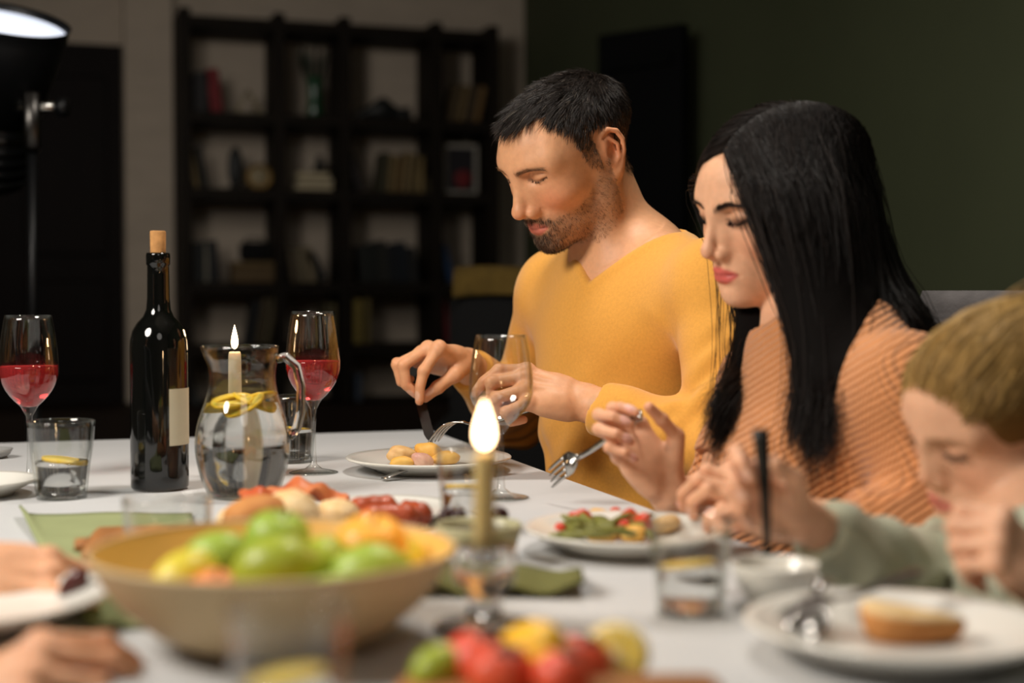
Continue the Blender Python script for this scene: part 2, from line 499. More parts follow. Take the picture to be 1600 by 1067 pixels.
for i in range(6):
    book(592 + i * 12, 603 + i * 12, 238 + (i % 3) * 4, 2, [(70, 66, 48), (128, 108, 70), (120, 96, 58), (132, 112, 76), (118, 100, 64), (136, 116, 74)][i], 6 if i < 5 else 0,
         ['leftmost', 'second', 'third', 'fourth', 'fifth', 'rightmost'][i] + ' of the six tan books left of the picture frame')
book(558, 570, 236, 2, (40, 34, 34), -18, 'dark book leaning left of the six tan books')
book(668, 678, 232, 2, (96, 88, 66), 8, 'tall grey-tan book next to the picture frame')
book(304, 318, 378, 3, (28, 30, 30), 0, 'black book at the left end of the third shelf')
book(320, 326, 380, 3, (150, 146, 132), 0, 'thin white book between two black books on the third shelf')
book(328, 344, 376, 3, (26, 26, 30), -4, 'black book right of the thin white one on the third shelf')
for i in range(3):
    book(455 + i * 14, 467 + i * 14, 388 - i, 3, [(88, 76, 58), (128, 116, 92), (140, 126, 100)][i], -8,
         ['leftmost', 'middle', 'rightmost'][i] + ' of three cream books leaning on the third shelf')
book(500, 512, 392, 3, (26, 28, 32), -26, 'dark book sloping beside the cream books on the third shelf')
for i in range(6):
    book(566 + i * 15, 579 + i * 15, [384, 380, 376, 382, 378, 386][i], 3, [(40, 42, 40), (34, 38, 36), (48, 48, 44), (30, 34, 40), (28, 36, 46), (40, 40, 40)][i], -5,
         ['leftmost', 'second', 'third', 'fourth', 'fifth', 'rightmost'][i] + ' of six dark books filling a third shelf cell')
book(700, 712, 380, 3, (32, 60, 96), -14, 'dark blue book leaning in the right cell of the third shelf')
for i in range(3):
    book(385 + i * 13, 396 + i * 13, 470 - i * 4, 4, [(28, 30, 34), (84, 72, 50), (90, 80, 56)][i], 10,
         ['black', 'brown', 'tan'][i] + ' book of three leaning on the low left shelf')
for i in range(2):
    book(506 + i * 11, 515 + i * 11, 474, 4, [(96, 88, 64), (110, 100, 70)][i], 0, ['left', 'right'][i] + ' of two pale books standing on the low shelf behind the wine')
book(552, 566, 468, 4, (140, 122, 60), 0, 'yellow book on the low shelf')
book(569, 580, 466, 4, (112, 98, 56), 0, 'olive book beside the yellow one on the low shelf')
book(696, 708, 470, 4, (110, 34, 40), -10, 'dull red book leaning on the low shelf to the right')
book(304, 316, 588, 5, (70, 74, 76), -12, 'grey book leaning on the lowest shelf')
book(555, 566, 585, 5, (70, 80, 96), 0, 'grey-blue book on the lowest shelf beyond the wine glass')

def shelf_pt(px, row, y=YF + .12):
    p = on_y(px, ysh[row], y); return (p[0], y, zs[row] + .001)
M['cream_glaze'] = material('cream_glaze', lin(160, 146, 116), .5)
M['green_glass'] = material('green_glaze', lin(14, 70, 40), .25, coat=.4)
M['dark_ceramic'] = material('dark_ceramic', lin(24, 26, 26), .5)
M['leaf_dark'] = material('dark_leaf', lin(34, 44, 28), .6)
M['brass'] = material('dull_brass', lin(140, 108, 52), .4, metal=.6)
# wire pyramid
py_ = tag(empty('pyramid_ornament', shelf_pt(388, 1)), 'pale wire pyramid ornament in the upper left cell', 'ornament')
apex = (0, 0, .115); base = [(-.055, -.05, .006), (.055, -.05, .006), (.055, .05, .006), (-.055, .05, .006)]
for i in range(4):
    MB().tube([base[i], apex], .005, 6).build('rod', M['cream_glaze'], py_)
    MB().tube([base[i], base[(i + 1) % 4]], .005, 6).build('rod', M['cream_glaze'], py_)
# green vase with dark leaves
vs = tag(empty('vase', shelf_pt(491, 1)), 'slim green glass vase holding dark leaves on the top shelf', 'vase')
lathe_obj('vessel', [(0, 0), (.036, 0), (.04, .01), (.034, .06), (.032, .12), (.04, .18), (.042, .185), (.036, .18), (.028, .12), (.03, .03), (0, .02)], M['green_glass'], vs, 28)
for i in range(11):
    a = i * 2.4; sp = .03 + .05 * ((i * 37) % 10) / 10
    tip = np.array([math.cos(a) * sp, math.sin(a) * sp * .6, .30 + .09 * ((i * 53) % 10) / 10])
    p = [np.array([0, 0, .1]) * (1 - t) + tip * t + np.array([math.cos(a), math.sin(a), 0]) * .02 * math.sin(t * 3) for t in np.linspace(0, 1, 7)]
    MB().tube(p, [.002, .003, .005, .012, .018, .012, .001], 8, flat=.25).build('leaf', M['leaf_dark'], vs)
# reclining dark sculpture
sc = tag(empty('sculpture', shelf_pt(600, 1)), 'low dark sculpture with a peaked back on the top shelf', 'sculpture')
S = SDF().u(s_ell((-.01, 0, .04), (.05, .035, .045)), .02).u(s_cap((-.12, 0, .018), (-.02, 0, .06), .018, .03), .03).u(s_cap((0, 0, .08), (.05, 0, .04), .025, .025), .03).u(s_ell((.1, 0, .03), (.035, .03, .03)), .03).u(s_cap((.1, 0, .05), (.118, 0, .065), .012, .008), .01)
v, f = surface(S, (-.16, -.06, -.01), (.16, .06, .13), .006)
v[:, 2] = np.maximum(v[:, 2], 0)
mkq('figure', v, f, M['dark_ceramic'], sc); MB().box((0, 0, .006), (.26, .07, .012), bev=.003).build('base', M['dark_ceramic'], sc, False)
# pointed oval ornament, round clock
orn = tag(empty('leaf_ornament', shelf_pt(368, 2)), 'dark pointed oval ornament standing beside the round pale clock', 'ornament')
MB().blob((0, 0, .1), (.034, .02, .095), 16, 14, 0.02).build('blade', M['dark_ceramic'], orn)
lathe_obj('foot', [(0, 0), (.03, 0), (.03, .01), (.012, .02), (0, .02)], M['dark_ceramic'], orn, 16)
ck = tag(empty('clock', shelf_pt(405, 2)), 'round pale clock on the second shelf by the pointed ornament', 'clock')
cr = lathe_obj('rim', [(.044, -.012), (.058, -.012), (.06, 0), (.058, .012), (.044, .012)], M['brass'], ck, 28, close=True); cr.location = (0, 0, .061); cr.rotation_euler = (math.pi / 2, 0, 0)
cf = lathe_obj('dial', [(0, -.006), (.046, -.006), (.046, .006), (0, .006)], M['cream_glaze'], ck, 28); cf.location = (0, 0, .061); cf.rotation_euler = (math.pi / 2, 0, 0)
MB().box((0, -.009, .075), (.004, .003, .03)).build('hand', M['dark_ceramic'], ck, False)
MB().box((.01, -.009, .061), (.022, .003, .004)).build('hand', M['dark_ceramic'], ck, False)
# lying books and a dark vase
for i in range(3):
    p = shelf_pt(487, 2)
    b = tag(empty('book', (p[0] + [.0, .006, -.005][i], p[1], p[2] + .028 * i)), ['bottom', 'middle', 'top'][i] + ' book of the lying stack on the second shelf', 'book', 'books in the bookcase')
    MB().box((0, 0, .0015), (.17 - .01 * i, .15, .003)).build('cover', bookmat([(112, 84, 44), (60, 50, 40), (132, 110, 60)][i]), b, False)
    MB().box((0, 0, .0255), (.17 - .01 * i, .15, .003)).build('cover', bookmat([(112, 84, 44), (60, 50, 40), (132, 110, 60)][i]), b, False)
    MB().box((0, 0, .0135), (.165 - .01 * i, .145, .021)).build('pages', M['paper'], b, False)
vv = tag(empty('dark_vase', (shelf_pt(515, 2)[0] - .025, YF + .23, zs[2] + .001)), 'small black vase at the right of the lying books', 'vase')
lathe_obj('vessel', [(0, 0), (.025, 0), (.035, .06), (.03, .12), (.014, .15), (.016, .175), (.012, .175), (.01, .15), (0, .14)], M['dark_ceramic'], vv, 24)
# picture frame
pf = tag(empty('picture_frame', shelf_pt(720, 2, YF + .10)), 'white picture frame with a dark picture and red patch in the bookcase', 'picture frame')
fw, fh = .165, .235
for nm, c, d in (('frame_rail', (0, 0, .008), (fw, .015, .016)), ('frame_rail', (0, 0, fh - .008), (fw, .015, .016)), ('frame_stile', (-fw / 2 + .008, 0, fh / 2), (.016, .015, fh - .032)), ('frame_stile', (fw / 2 - .008, 0, fh / 2), (.016, .015, fh - .032))):
    MB().box(c, d, bev=.002).build(nm, bookmat((176, 170, 160)), pf, False)
MB().box((0, .004, fh / 2), (fw - .032, .004, fh - .032)).build('picture', bookmat((30, 26, 32)), pf, False)
MB().blob((.012, .0, .075), (.04, .004, .04), 16, 10, .06).build('red_patch', bookmat((120, 30, 34)), pf)
# boxes on the third shelf
bx = tag(empty('box', shelf_pt(395, 3)), 'brown lidded box under a black camera case on the third shelf', 'box')
MB().box((0, 0, .035), (.2, .14, .07), bev=.004).build('body', bookmat((96, 76, 46)), bx, False)
MB().box((0, 0, .082), (.206, .146, .022), bev=.004).build('lid', bookmat((110, 90, 56)), bx, False)
p = shelf_pt(398, 3)
cc = tag(empty('camera_case', (p[0], p[1], p[2] + .094)), 'black camera case standing on the brown box', 'case')
MB().box((0, 0, .045), (.13, .09, .09), bev=.015).build('body', M['black_fabric'], cc, True)
MB().tube([(-.05, 0, .085), (-.03, 0, .105), (.03, 0, .105), (.05, 0, .085)], .005, 6).build('handle', M['black_fabric'], cc)

# ------------------------------------------------------------------ studio light on a stand
ld = 3.0
Lc = W(4, 30, ld)
n_ = nrm(.33 * TC + .9 * UP + .24 * Rv)
sl = tag(empty('studio_light', (W(48, 300, ld)[0], W(48, 300, ld)[1], 0)), 'black studio light on a stand, tipped up and glowing, by the dark door', 'studio light')
base = np.array(sl.location)
def lt(name, prof, mat, c, seg=40, close=False):
    o = lathe_obj(name, prof, mat, sl, seg, close=close); o.location = c - base; rot_to(o, n_); return o
lt('reflector', [(.137, .0), (.14, .004), (.137, .004), (.132, -.002), (.128, -.03), (.095, -.2), (.05, -.21), (.05, -.215), (.1, -.207), (.134, -.03)], M['black'], Lc, close=True)
lt('diffuser', [(0, -.012), (.07, -.012), (.1305, -.012), (.1305, -.016), (0, -.016)], M['lamp_face'], Lc)
lt('lamp_body', [(0, -.215), (.085, -.215), (.088, -.22), (.085, -.36), (.06, -.375), (0, -.375)], M['black'], Lc)
for k in range(5):
    lt('cooling_ring', [(.089, -.235 - k * .025), (.093, -.238 - k * .025), (.093, -.246 - k * .025), (.089, -.249 - k * .025)], M['dark_steel'] if k == 0 else M['black'], Lc, close=True)
pv = W(50, 190, ld)
MB().box(tuple(pv - base), (.035, .05, .13), bev=.008).build('bracket', M['dark_steel'], sl, True)
MB().tube([pv - base + UP * .03 - Rv * .05, pv - base + UP * .03 + Rv * .06], .012, 12).build('tilt_pin', M['chrome'], sl)
MB().tube([pv - base + UP * .03 + Rv * .055, pv - base + UP * .03 + Rv * .075], .02, 12).build('knob', M['black'], sl)
MB().tube([(0, 0, .75), pv - base - UP * .05], .011, 12).build('pole', M['black'], sl)
MB().tube([(0, 0, .05), (0, 0, .8)], .015, 12).build('lower_pole', M['black'], sl)
lathe_obj('collar', [(.0, -.03), (.022, -.03), (.024, 0), (.022, .03), (0, .03)], M['black'], sl, 16, (0, 0, .8))
for k in range(3):
    a = 2.1 * k + .4
    MB().tube([(0, 0, .45), (.42 * math.cos(a), .42 * math.sin(a), .012)], .01, 8).build('leg', M['black'], sl)

# ------------------------------------------------------------------ dark armchair with a mustard throw, far behind the table
ac = W(922, 520, 4.2)
ar = tag(empty('armchair', (ac[0], ac[1], 0), math.radians(158)), 'black armchair with a mustard throw standing before the bookcase', 'armchair')
MB().box((0, -.02, .26), (.75, .70, .30), bev=.05).build('seat', M['black_fabric'], ar)
MB().box((0, .33, .62), (.75, .16, .84), bev=.06).build('backrest', M['black_fabric'], ar)
for s in (-1, 1): MB().box((s * .38, -.04, .42), (.14, .62, .48), bev=.05).build('armrest', M['black_fabric'], ar)
for sx in (-1, 1):
    for sy in (-1, 1): MB().tube([(sx * .3, sy * .3, 0), (sx * .28, sy * .28, .13)], .018, 8).build('leg', M['black'], ar)
# throw folded over the top edge of the backrest, hanging lower on one side
th = []; tf = []
na = 16; prof = [(.243, -.10), (.240, -.05), (.245, .015), (.27, .032), (.33, .036), (.39, .032), (.418, .012), (.422, -.02), (.424, -.035), (.426, -.05)]
for i in range(na):
    u = i / (na - 1)
    for j, (yy, zz) in enumerate(prof):
        hang = (zz * (1.0 - .75 * u) if zz < 0 else zz)
        th.append((.36 - .62 * u, yy + .006 * math.sin(u * 17 + j), 1.04 + hang + .004 * math.sin(u * 11)))
nb_ = len(prof)
for i in range(na - 1):
    for j in range(nb_ - 1): tf.append((i * nb_ + j, (i + 1) * nb_ + j, (i + 1) * nb_ + j + 1, i * nb_ + j + 1))
tho = mk('throw', th, tf, M['mustard'], ar)
so = tho.modifiers.new('s', 'SOLIDIFY'); so.thickness = .012; so.offset = 1

# ================================================================== table and cloth
TX0, TX1, TY0, TY1 = -.55, .66, .40, 2.535
M['cloth'] = material('linen_cloth', lin(197, 198, 199), .9, var=.04, vscale=9, bump=.25, bscale=900, sheen=.1)
M['table_wood'] = material('table_wood', lin(80, 56, 38), .5, var=.3, vscale=6, stretch=(1, 6, 1))
tb = tag(empty('dining_table', ((TX0 + TX1) / 2, (TY0 + TY1) / 2, 0)), 'long wooden dining table under the pale tablecloth', 'table')
MB().box((0, 0, TZ - .022), (TX1 - TX0 - .008, TY1 - TY0 - .008, .038), bev=.004).build('tabletop', M['table_wood'], tb, False)
for sx in (-1, 1):
    for sy in (-1, 1):
        MB().box((sx * ((TX1 - TX0) / 2 - .08), sy * ((TY1 - TY0) / 2 - .08), .354), (.07, .07, .706), bev=.006).build('leg', M['table_wood'], tb, False)
    MB().box((sx * ((TX1 - TX0) / 2 - .08), 0, .67), (.025, TY1 - TY0 - .23, .07), bev=.003).build('apron', M['table_wood'], tb, False)
# cloth: top plus a short hanging hem
def cloth_mesh():
    xs_ = np.linspace(TX0, TX1, 25); ys_ = np.linspace(TY0, TY1, 41)
    v = []; f = []
    nx, ny = len(xs_), len(ys_)
    for x in xs_:
        for y in ys_: v.append((x, y, TZ))
    for i in range(nx - 1):
        for j in range(ny - 1): f.append((i * ny + j, (i + 1) * ny + j, (i + 1) * ny + j + 1, i * ny + j + 1))
    ring = [(i * ny, (0, -1)) for i in range(nx)] + [((nx - 1) * ny + j, (1, 0)) for j in range(ny)] + [(i * ny + ny - 1, (0, 1)) for i in range(nx - 1, -1, -1)] + [(j, (-1, 0)) for j in range(ny - 1, -1, -1)]
    prev = [r[0] for r in ring]
    for k, (dz, ox) in enumerate(((.003, .002), (.02, .004), (.07, .006), (.13, .008), (.19, .010))):
        cur = []
        for q, (idx, nn) in enumerate(ring):
            x, y, _ = v[idx]; wv = .012 * math.sin(q * .9) * (dz / .19)
            cur.append(len(v)); v.append((x + nn[0] * (ox + max(wv, -.002)), y + nn[1] * (ox + max(wv, -.002)), TZ - dz))
        for q in range(len(ring)):
            q2 = (q + 1) % len(ring)
            f.append((prev[q], cur[q], cur[q2], prev[q2]))
        prev = cur
    return v, f
cv, cf_ = cloth_mesh()
tag(mk('tablecloth', cv, cf_, M['cloth'], None, True), 'pale off-white linen cloth covering the dining table', 'tablecloth')
autosmooth(bpy.data.objects['tablecloth'], 50)
ZT = TZ + .0006

# ================================================================== tableware builders
M['glass'] = material('clear_glass', (1, 1, 1, 1), 0.0, trans=1.0, ior=1.47)
def thin_glass(name, tint=(.97, .975, .97, 1), ior=1.45):
    """blown thin-walled glass: what passes through goes straight on, the rest mirrors"""
    m = bpy.data.materials.new(name); m.use_nodes = True; nt = m.node_tree; nt.nodes.remove(nt.nodes['Principled BSDF'])
    t = nt.nodes.new('ShaderNodeBsdfTransparent'); t.inputs[0].default_value = tint
    dk = nt.nodes.new('ShaderNodeMix'); dk.data_type = 'RGBA'; dk.inputs[6].default_value = tint; dk.inputs[7].default_value = (.66, .70, .66, 1)
    g = nt.nodes.new('ShaderNodeBsdfGlossy'); g.inputs['Roughness'].default_value = .01
    lw = nt.nodes.new('ShaderNodeLayerWeight'); lw.inputs['Blend'].default_value = .5
    pw = nt.nodes.new('ShaderNodeMath'); pw.operation = 'POWER'; pw.inputs[1].default_value = 3.0
    f = nt.nodes.new('ShaderNodeMath'); f.operation = 'MULTIPLY_ADD'; f.inputs[1].default_value = .75; f.inputs[2].default_value = .05
    nt.links.new(lw.outputs['Facing'], pw.inputs[0]); nt.links.new(pw.outputs[0], f.inputs[0]); nt.links.new(pw.outputs[0], dk.inputs[0]); nt.links.new(dk.outputs[2], t.inputs[0])
    x = nt.nodes.new('ShaderNodeMixShader')
    nt.links.new(f.outputs[0], x.inputs[0]); nt.links.new(t.outputs[0], x.inputs[1]); nt.links.new(g.outputs[0], x.inputs[2])
    nt.links.new(x.outputs[0], nt.nodes['Material Output'].inputs['Surface'])
    return m
M['thin_glass'] = thin_glass('thin_glass')
M['water'] = material('water', (1, 1, 1, 1), 0.0, trans=1.0, ior=1.33)
M['wine'] = material('red_wine', lin(232, 70, 72), 0.0, trans=.75, ior=1.34, sss=0.0)
M['porcelain'] = material('white_porcelain', lin(226, 224, 216), .25, coat=.3)
M['lemon_rind'] = material('lemon_rind', lin(238, 196, 52), .4, bump=.3, bscale=250)
M['lemon_flesh'] = material('lemon_flesh', lin(240, 210, 92), .35, sss=.2, var=.15, vscale=60)
M['lemon_pith'] = material('lemon_pith', lin(244, 236, 200), .6)
M['bottle_glass'] = material('black_bottle_glass', lin(8, 9, 8), .06, coat=.5)
M['label_paper'] = material('label_paper', lin(206, 196, 170), .8, var=.05, vscale=60)
M['cork'] = material('cork', lin(196, 142, 84), .85, var=.3, vscale=120, bump=.3, bscale=200)
M['wax'] = material('candle_wax', lin(232, 214, 178), .5, sss=.4, sss_r=(1, .7, .4))
M['wick'] = material('burnt_wick', lin(30, 24, 20), .9)
M['olive_candle'] = material('olive_candle_wax', lin(190, 170, 116), .5, sss=.4, sss_r=(1, .7, .4))

def lemon_slice(name, parent, c, r, rot, t=.004):
    o = empty(name, c, rot=rot); o.parent = parent
    lathe_obj('rind', [(r * .93, -t / 2), (r, -t / 2), (r, t / 2), (r * .93, t / 2)], M['lemon_rind'], o, 28, close=True)
    lathe_obj('flesh', [(0, -t / 2 + .0002), (r * .935, -t / 2 + .0002), (r * .935, t / 2 - .0002), (0, t / 2 - .0002)], M['lemon_flesh'], o, 28)
    return o
def tumbler(p, r_top, r_bot, h, label, fill=.5, flutes=9, lemon=True, seed=0, name='tumbler'):
    t = tag(empty(name, (p[0], p[1], ZT), seed * .7), label, 'glass', 'water tumblers')
    w = .0022
    def fl(a, z):
        k = max(0, min(1, (.62 - z / h) * 6)) * max(0, min(1, z / (.05 * h)))
        return 1 - .035 * k * (.5 + .5 * math.cos(flutes * a)) ** .6
    n = 14
    outer = [(r_bot + (r_top - r_bot) * (i / n) ** .9, h * i / n) for i in range(n + 1)]
    inner = [(r_bot + (r_top - r_bot) * (i / n) ** .9 - w - (.0014 if i < 9 else 0), h * i / n) for i in range(n, 1, -1)]
    inner = inner + [(r_bot * .8, .011), (0, .0105)]
    MB().lathe([(0, .0012), (r_bot * .8, .0)] + outer + [(r_top - w * .5, h + .0008)] + inner, 72, wob=fl).build('cup', M['thin_glass'], t)
    MB().lathe([(0, .0002), (r_bot * .93, .0002), (r_bot * .97, .003), (r_bot * .93, .0102), (0, .0102)], 48, wob=lambda a, z: 1 - .03 * (.5 + .5 * math.cos(flutes * a))).build('base', M['thin_glass'], t)
    if fill > 0:
        zt = .0095 + (h - .0095) * fill
        def ri(z): return r_bot + (r_top - r_bot) * (z / h) ** .9 - w - .0016
        pr = [(0, .0040), (r_bot * .80, .0040)] + [(ri(z), z) for z in np.linspace(.010, zt, 8)] + [(0, zt)]
        MB().lathe(pr, 48).build('water', M['water'], t)
        if lemon:
            lemon_slice('lemon_slice', t, (.002, .0, zt + .0005), ri(zt) * .80, (.12, .1, 0))
    return t
def wine_glass(p, label, h=.222, rb=.0385, fill=.48, group='wine glasses on the table', mat=None):
    g = tag(empty('wine_glass', (p[0], p[1], ZT)), label, 'wine glass', group)
    w = .0011; zb = h * .42
    bowl = []
    nb2 = 18
    for i in range(nb2 + 1):
        t = i / nb2
        r = rb * (math.sin(min(1, t / .42) * math.pi / 2) ** .75 if t < .42 else 1 - .22 * ((t - .42) / .58) ** 1.7)
        bowl.append((max(r, .0036), zb + (h - zb) * t))
    stem = [(0, 0), (.034, 0), (.0345, .001), (.030, .0022), (.012, .006), (.0048, .012), (.0036, .03), (.0034, zb - .02), (.0042, zb - .006)]
    inner = [(max(r - w, .0), z) for r, z in bowl[::-1] if z > zb + .006] + [(0, zb + .0055)]
    MB().lathe(stem + bowl[1:] + inner, 56).build('bowl_and_stem', M['thin_glass'], g)
    if fill > 0:
        zf = zb + (h - zb) * fill
        pr = [(0, zb + .0056)] + [(r - w + .0002, z) for r, z in bowl if zb + .006 < z < zf]
        rt = pr[-1][0]
        pr += [(rt + .0003, zf), (0, zf)]
        MB().lathe(pr, 56).build('drink', mat or M['wine'], g)
    return g
def plate(p, r, label, h=.018, group='white dinner plates', seg=64):
    o = lathe_obj('plate', [(0, .003), (r * .55, .003), (r * .58, 0), (r * .62, 0), (r * .66, .004), (r * .93, h - .003), (r, h), (r * 1.004, h + .0015), (r * .99, h + .003), (r * .92, h + .001), (r * .68, .0085), (r * .6, .0065), (0, .0062)], M['porcelain'], None, seg, (p[0], p[1], ZT))
    return tag(o, label, 'plate', group)
def cutlery_fork(name, p_tip, p_end, label, up=(0, 0, 1), arch=.012, mat=None, width=.012):
    """p_tip: tine ends, p_end: handle end"""
    a = np.array(p_tip, float); b = np.array(p_end, float)
    o = tag(empty(name, tuple(a)), label, 'fork')
    d = b - a; L = np.linalg.norm(d); x = d / L; y = nrm(np.cross(up, x)); z = np.cross(x, y)
    Mx = Matrix(((x[0], y[0], z[0], a[0]), (x[1], y[1], z[1], a[1]), (x[2], y[2], z[2], a[2]), (0, 0, 0, 1)))
    o.matrix_world = Mx
    prof = lambda t: arch * math.sin(min(1, t / .45) * math.pi) * (1 if t < .45 else 0) 
    mt = mat or M['chrome']
    def strip(pts, wid, th):
        v = []; f = []
        for (xx, yy, zz), w_ in zip(pts, wid):
            v += [(xx, yy - w_, zz), (xx, yy + w_, zz), (xx, yy + w_, zz + th), (xx, yy - w_, zz + th)]
        for i in range(len(pts) - 1):
            for j in range(4): f.append((i * 4 + j, i * 4 + (j + 1) % 4, (i + 1) * 4 + (j + 1) % 4, (i + 1) * 4 + j))
        f += [(3, 2, 1, 0), tuple(len(v) - 4 + j for j in range(4))]
        return v, f
    hx = np.linspace(.33, 1, 12)
    v, f = strip([(t * L, 0, prof(t)) for t in hx], [.003 + (.0035 * max(0, (t - .45) / .55)) for t in hx], .0022)
    mk('handle', v, f, mt, o)
    hx = np.linspace(.2, .34, 8)
    v, f = strip([(t * L, 0, prof(t)) for t in hx], [width * (1 if t < .27 else 1 - (t - .27) / .07 * .72) for t in hx], .002)
    mk('neck', v, f, mt, o)
    for k in range(4):
        yy = (k - 1.5) * width * .54
        hx = np.linspace(0, .205, 6)
        v, f = strip([(t * L, yy, prof(t)) for t in hx], [.0007 + .0011 * min(1, t / .05) for t in hx], .0018)
        mk('tine', v, f, mt, o)
    return o
def loft(sections):
    """sections: list of rings with equal vertex count"""
    n = len(sections[0]); v = [p for s in sections for p in s]; f = []
    for i in range(len(sections) - 1):
        for j in range(n): f.append((i * n + j, i * n + (j + 1) % n, (i + 1) * n + (j + 1) % n, (i + 1) * n + j))
    f += [tuple(range(n - 1, -1, -1)), tuple((len(sections) - 1) * n + j for j in range(n))]
    return v, f

# ------------------------------------------------------------------ bottle
bp = TP(250, 764)
bt = tag(empty('wine_bottle', (bp[0], bp[1], ZT)), 'black wine bottle with a cork pushed in and a blank pale label', 'bottle')
lathe_obj('bottle_body', [(0, .008), (.025, .0), (.034, .0), (.0365, .004), (.0368, .02), (.0368, .178), (.0362, .19), (.033, .203), (.027, .213), (.0195, .221), (.0155, .23), (.0142, .245), (.0138, .275), (.0136, .286), (.015, .288), (.0152, .300), (.0142, .3025), (.010, .3025), (.0095, .28), (0, .28)], M['bottle_glass'], bt, 64)
lathe_obj('cork', [(0, .281), (.0094, .281), (.0096, .3), (.0100, .329), (.0094, .3305), (0, .3305)], M['cork'], bt, 28)
lab = []; lf = []
a_mid = math.atan2(Rv[1] * 1.0 + TC[1] * .25, Rv[0] + TC[0] * .25)
for i in range(13):
    a = a_mid + (i / 12 - .5) * 1.5
    for z in (.058, .130): lab.append((.0371 * math.cos(a), .0371 * math.sin(a), z))
for i in range(12): lf.append((i * 2, i * 2 + 2, i * 2 + 3, i * 2 + 1))
lo_ = mk('label', lab, lf, M['label_paper'], bt); lo_['label'] = 'plain cream paper label'

# ------------------------------------------------------------------ jug of lemon water
jp = TP(380, 776)
jg = tag(empty('water_jug', (jp[0], jp[1], ZT), math.atan2(Rv[1], Rv[0]) + .15), 'glass jug of water with lemon slices, handle to the right', 'jug')
jpro = [(.040, .0), (.045, .006), (.052, .025), (.0575, .05), (.0585, .07), (.0555, .09), (.049, .11), (.0435, .125), (.0405, .14), (.040, .152), (.0415, .162), (.0435, .168), (.0440, .186)]
def interp_prof(pr, n):
    z = np.array([q[1] for q in pr]); r = np.array([q[0] for q in pr]); zz = np.linspace(z[0], z[-1], n)
    # smooth interpolation
    rr = np.interp(zz, z, r)
    for _ in range(3): rr[1:-1] = .25 * rr[:-2] + .5 * rr[1:-1] + .25 * rr[2:]
    return [(a, b) for a, b in zip(rr, zz)]
jo = interp_prof(jpro, 44)
wj = .0028
ji = [(r - wj, z) for r, z in jo[::-1] if z > .009] + [(0, .009)]
def spout(a, z):
    k = max(0, (z - .162) / .024)
    c = max(0, math.cos(a - math.pi)) ** 10
    return 1 + .16 * k * c
MB().lathe([(0, .002), (.034, 0)] + jo + [(jo[-1][0] - wj / 2, .1868)] + ji, 72, wob=spout).build('jug_body', M['thin_glass'], jg)
MB().tube([(.0415, 0, .170), (.053, 0, .172), (.066, 0, .160), (.0715, 0, .135), (.071, 0, .105), (.066, 0, .084), (.0565, 0, .072)], [.006, .0062, .0058, .0055, .0055, .006, .006], 14).build('handle', M['glass'], jg)
zf = .117
MB().lathe([(0, .0036)] + [(r - wj + .0003, z) for r, z in jo if .0040 < z < zf] + [(np.interp(zf, [q[1] for q in jo], [q[0] for q in jo]) - wj + .0003, zf), (0, zf)], 64).build('water', M['water'], jg)
for k, (x, y, z, rx, ry) in enumerate([(-.012, -.016, .119, .25, -.12), (.012, -.010, .116, .40, .25), (-.004, .014, .116, -.3, .1), (.014, .012, .120, .15, .3), (-.016, .002, .112, .5, -.25), (.004, -.020, .114, .55, .1)]):
    lemon_slice('lemon_slice', jg, (x, y, z), .026, (rx, ry, k))

# ------------------------------------------------------------------ wine glasses
wine_glass(TP(47, 752), 'glass of red wine left of the bottle, behind a tumbler', h=.222)
wine_glass(TP(490, 739), 'glass of red wine right of the water jug', h=.226)
wine_glass(TP(783, 778), 'empty wine glass before the man, behind the near candle', h=.200, rb=.0395, fill=.0)

# ------------------------------------------------------------------ tumblers
tumbler(TP(97, 778), .0405, .0300, .094, 'water tumbler with a lemon slice left of the wine bottle', .42, seed=1)
tumbler(TP(459, 722), .037, .028, .098, 'water tumbler standing behind the jug handle', .45, seed=2)
tumbler(TP(728, 836), .0315, .0250, .092, 'water tumbler with lemon directly behind the near candle', .48, seed=3)
tumbler(TP(1078, 958), .0335, .0262, .076, 'water tumbler with lemon beside the small sauce bowl', .42, seed=4)
tumbler(TP(452, 1205), .0325, .0262, .088, 'water tumbler in the foreground before the fruit bowl', .50, seed=5)
tumbler(TP(262, 893), .0400, .0360, .066, 'short clear glass between the fruit bowl and the wine bottle', 0, lemon=False, seed=6)

# ------------------------------------------------------------------ candles
M['flame'] = bpy.data.materials.new('flame'); M['flame'].use_nodes = True
_n = M['flame'].node_tree.nodes; _l = M['flame'].node_tree.links
_n.remove(_n['Principled BSDF'])
_e = _n.new('ShaderNodeEmission'); _e.inputs['Color'].default_value = (1.0, .66, .36, 1); _e.inputs['Strength'].default_value = 14
_l.new(_e.outputs[0], _n['Material Output'].inputs['Surface'])
def candle(name, p, z0, ztop, r, label, mat, flame_h=.034, fr=.0055, power=1.0):
    c = tag(empty(name, (p[0], p[1], z0)), label, 'candle')
    h = ztop - z0
    lathe_obj('wax_stick', [(0, 0), (r * 1.1, 0), (r * 1.08, h * .3), (r, h * .9), (r * .96, h - .003), (r * .8, h), (r * .5, h - .0025), (0, h - .003)], mat, c, 28)
    MB().tube([(0, 0, h - .004), (.0005, 0, h + .004), (.0018, 0, h + .009)], .0008, 6).build('wick', M['wick'], c)
    pr = []
    for i in range(15):
        t = i / 14
        pr.append((fr * (math.sin(math.pi * t ** .62) ** .9) * (1 - .25 * t) + (0 if i in (0, 14) else 1e-4), h + .003 + flame_h * t))
    lathe_obj('flame', pr, M['flame'], c, 20)
    l = bpy.data.lights.new(name + '_light', 'POINT'); l.energy = power; l.color = (1.0, .62, .30); l.shadow_soft_size = .012
    lo = bpy.data.objects.new('flame_light', l); COL.objects.link(lo); lo.parent = c; lo.location = (0, 0, h + .05)
    return c
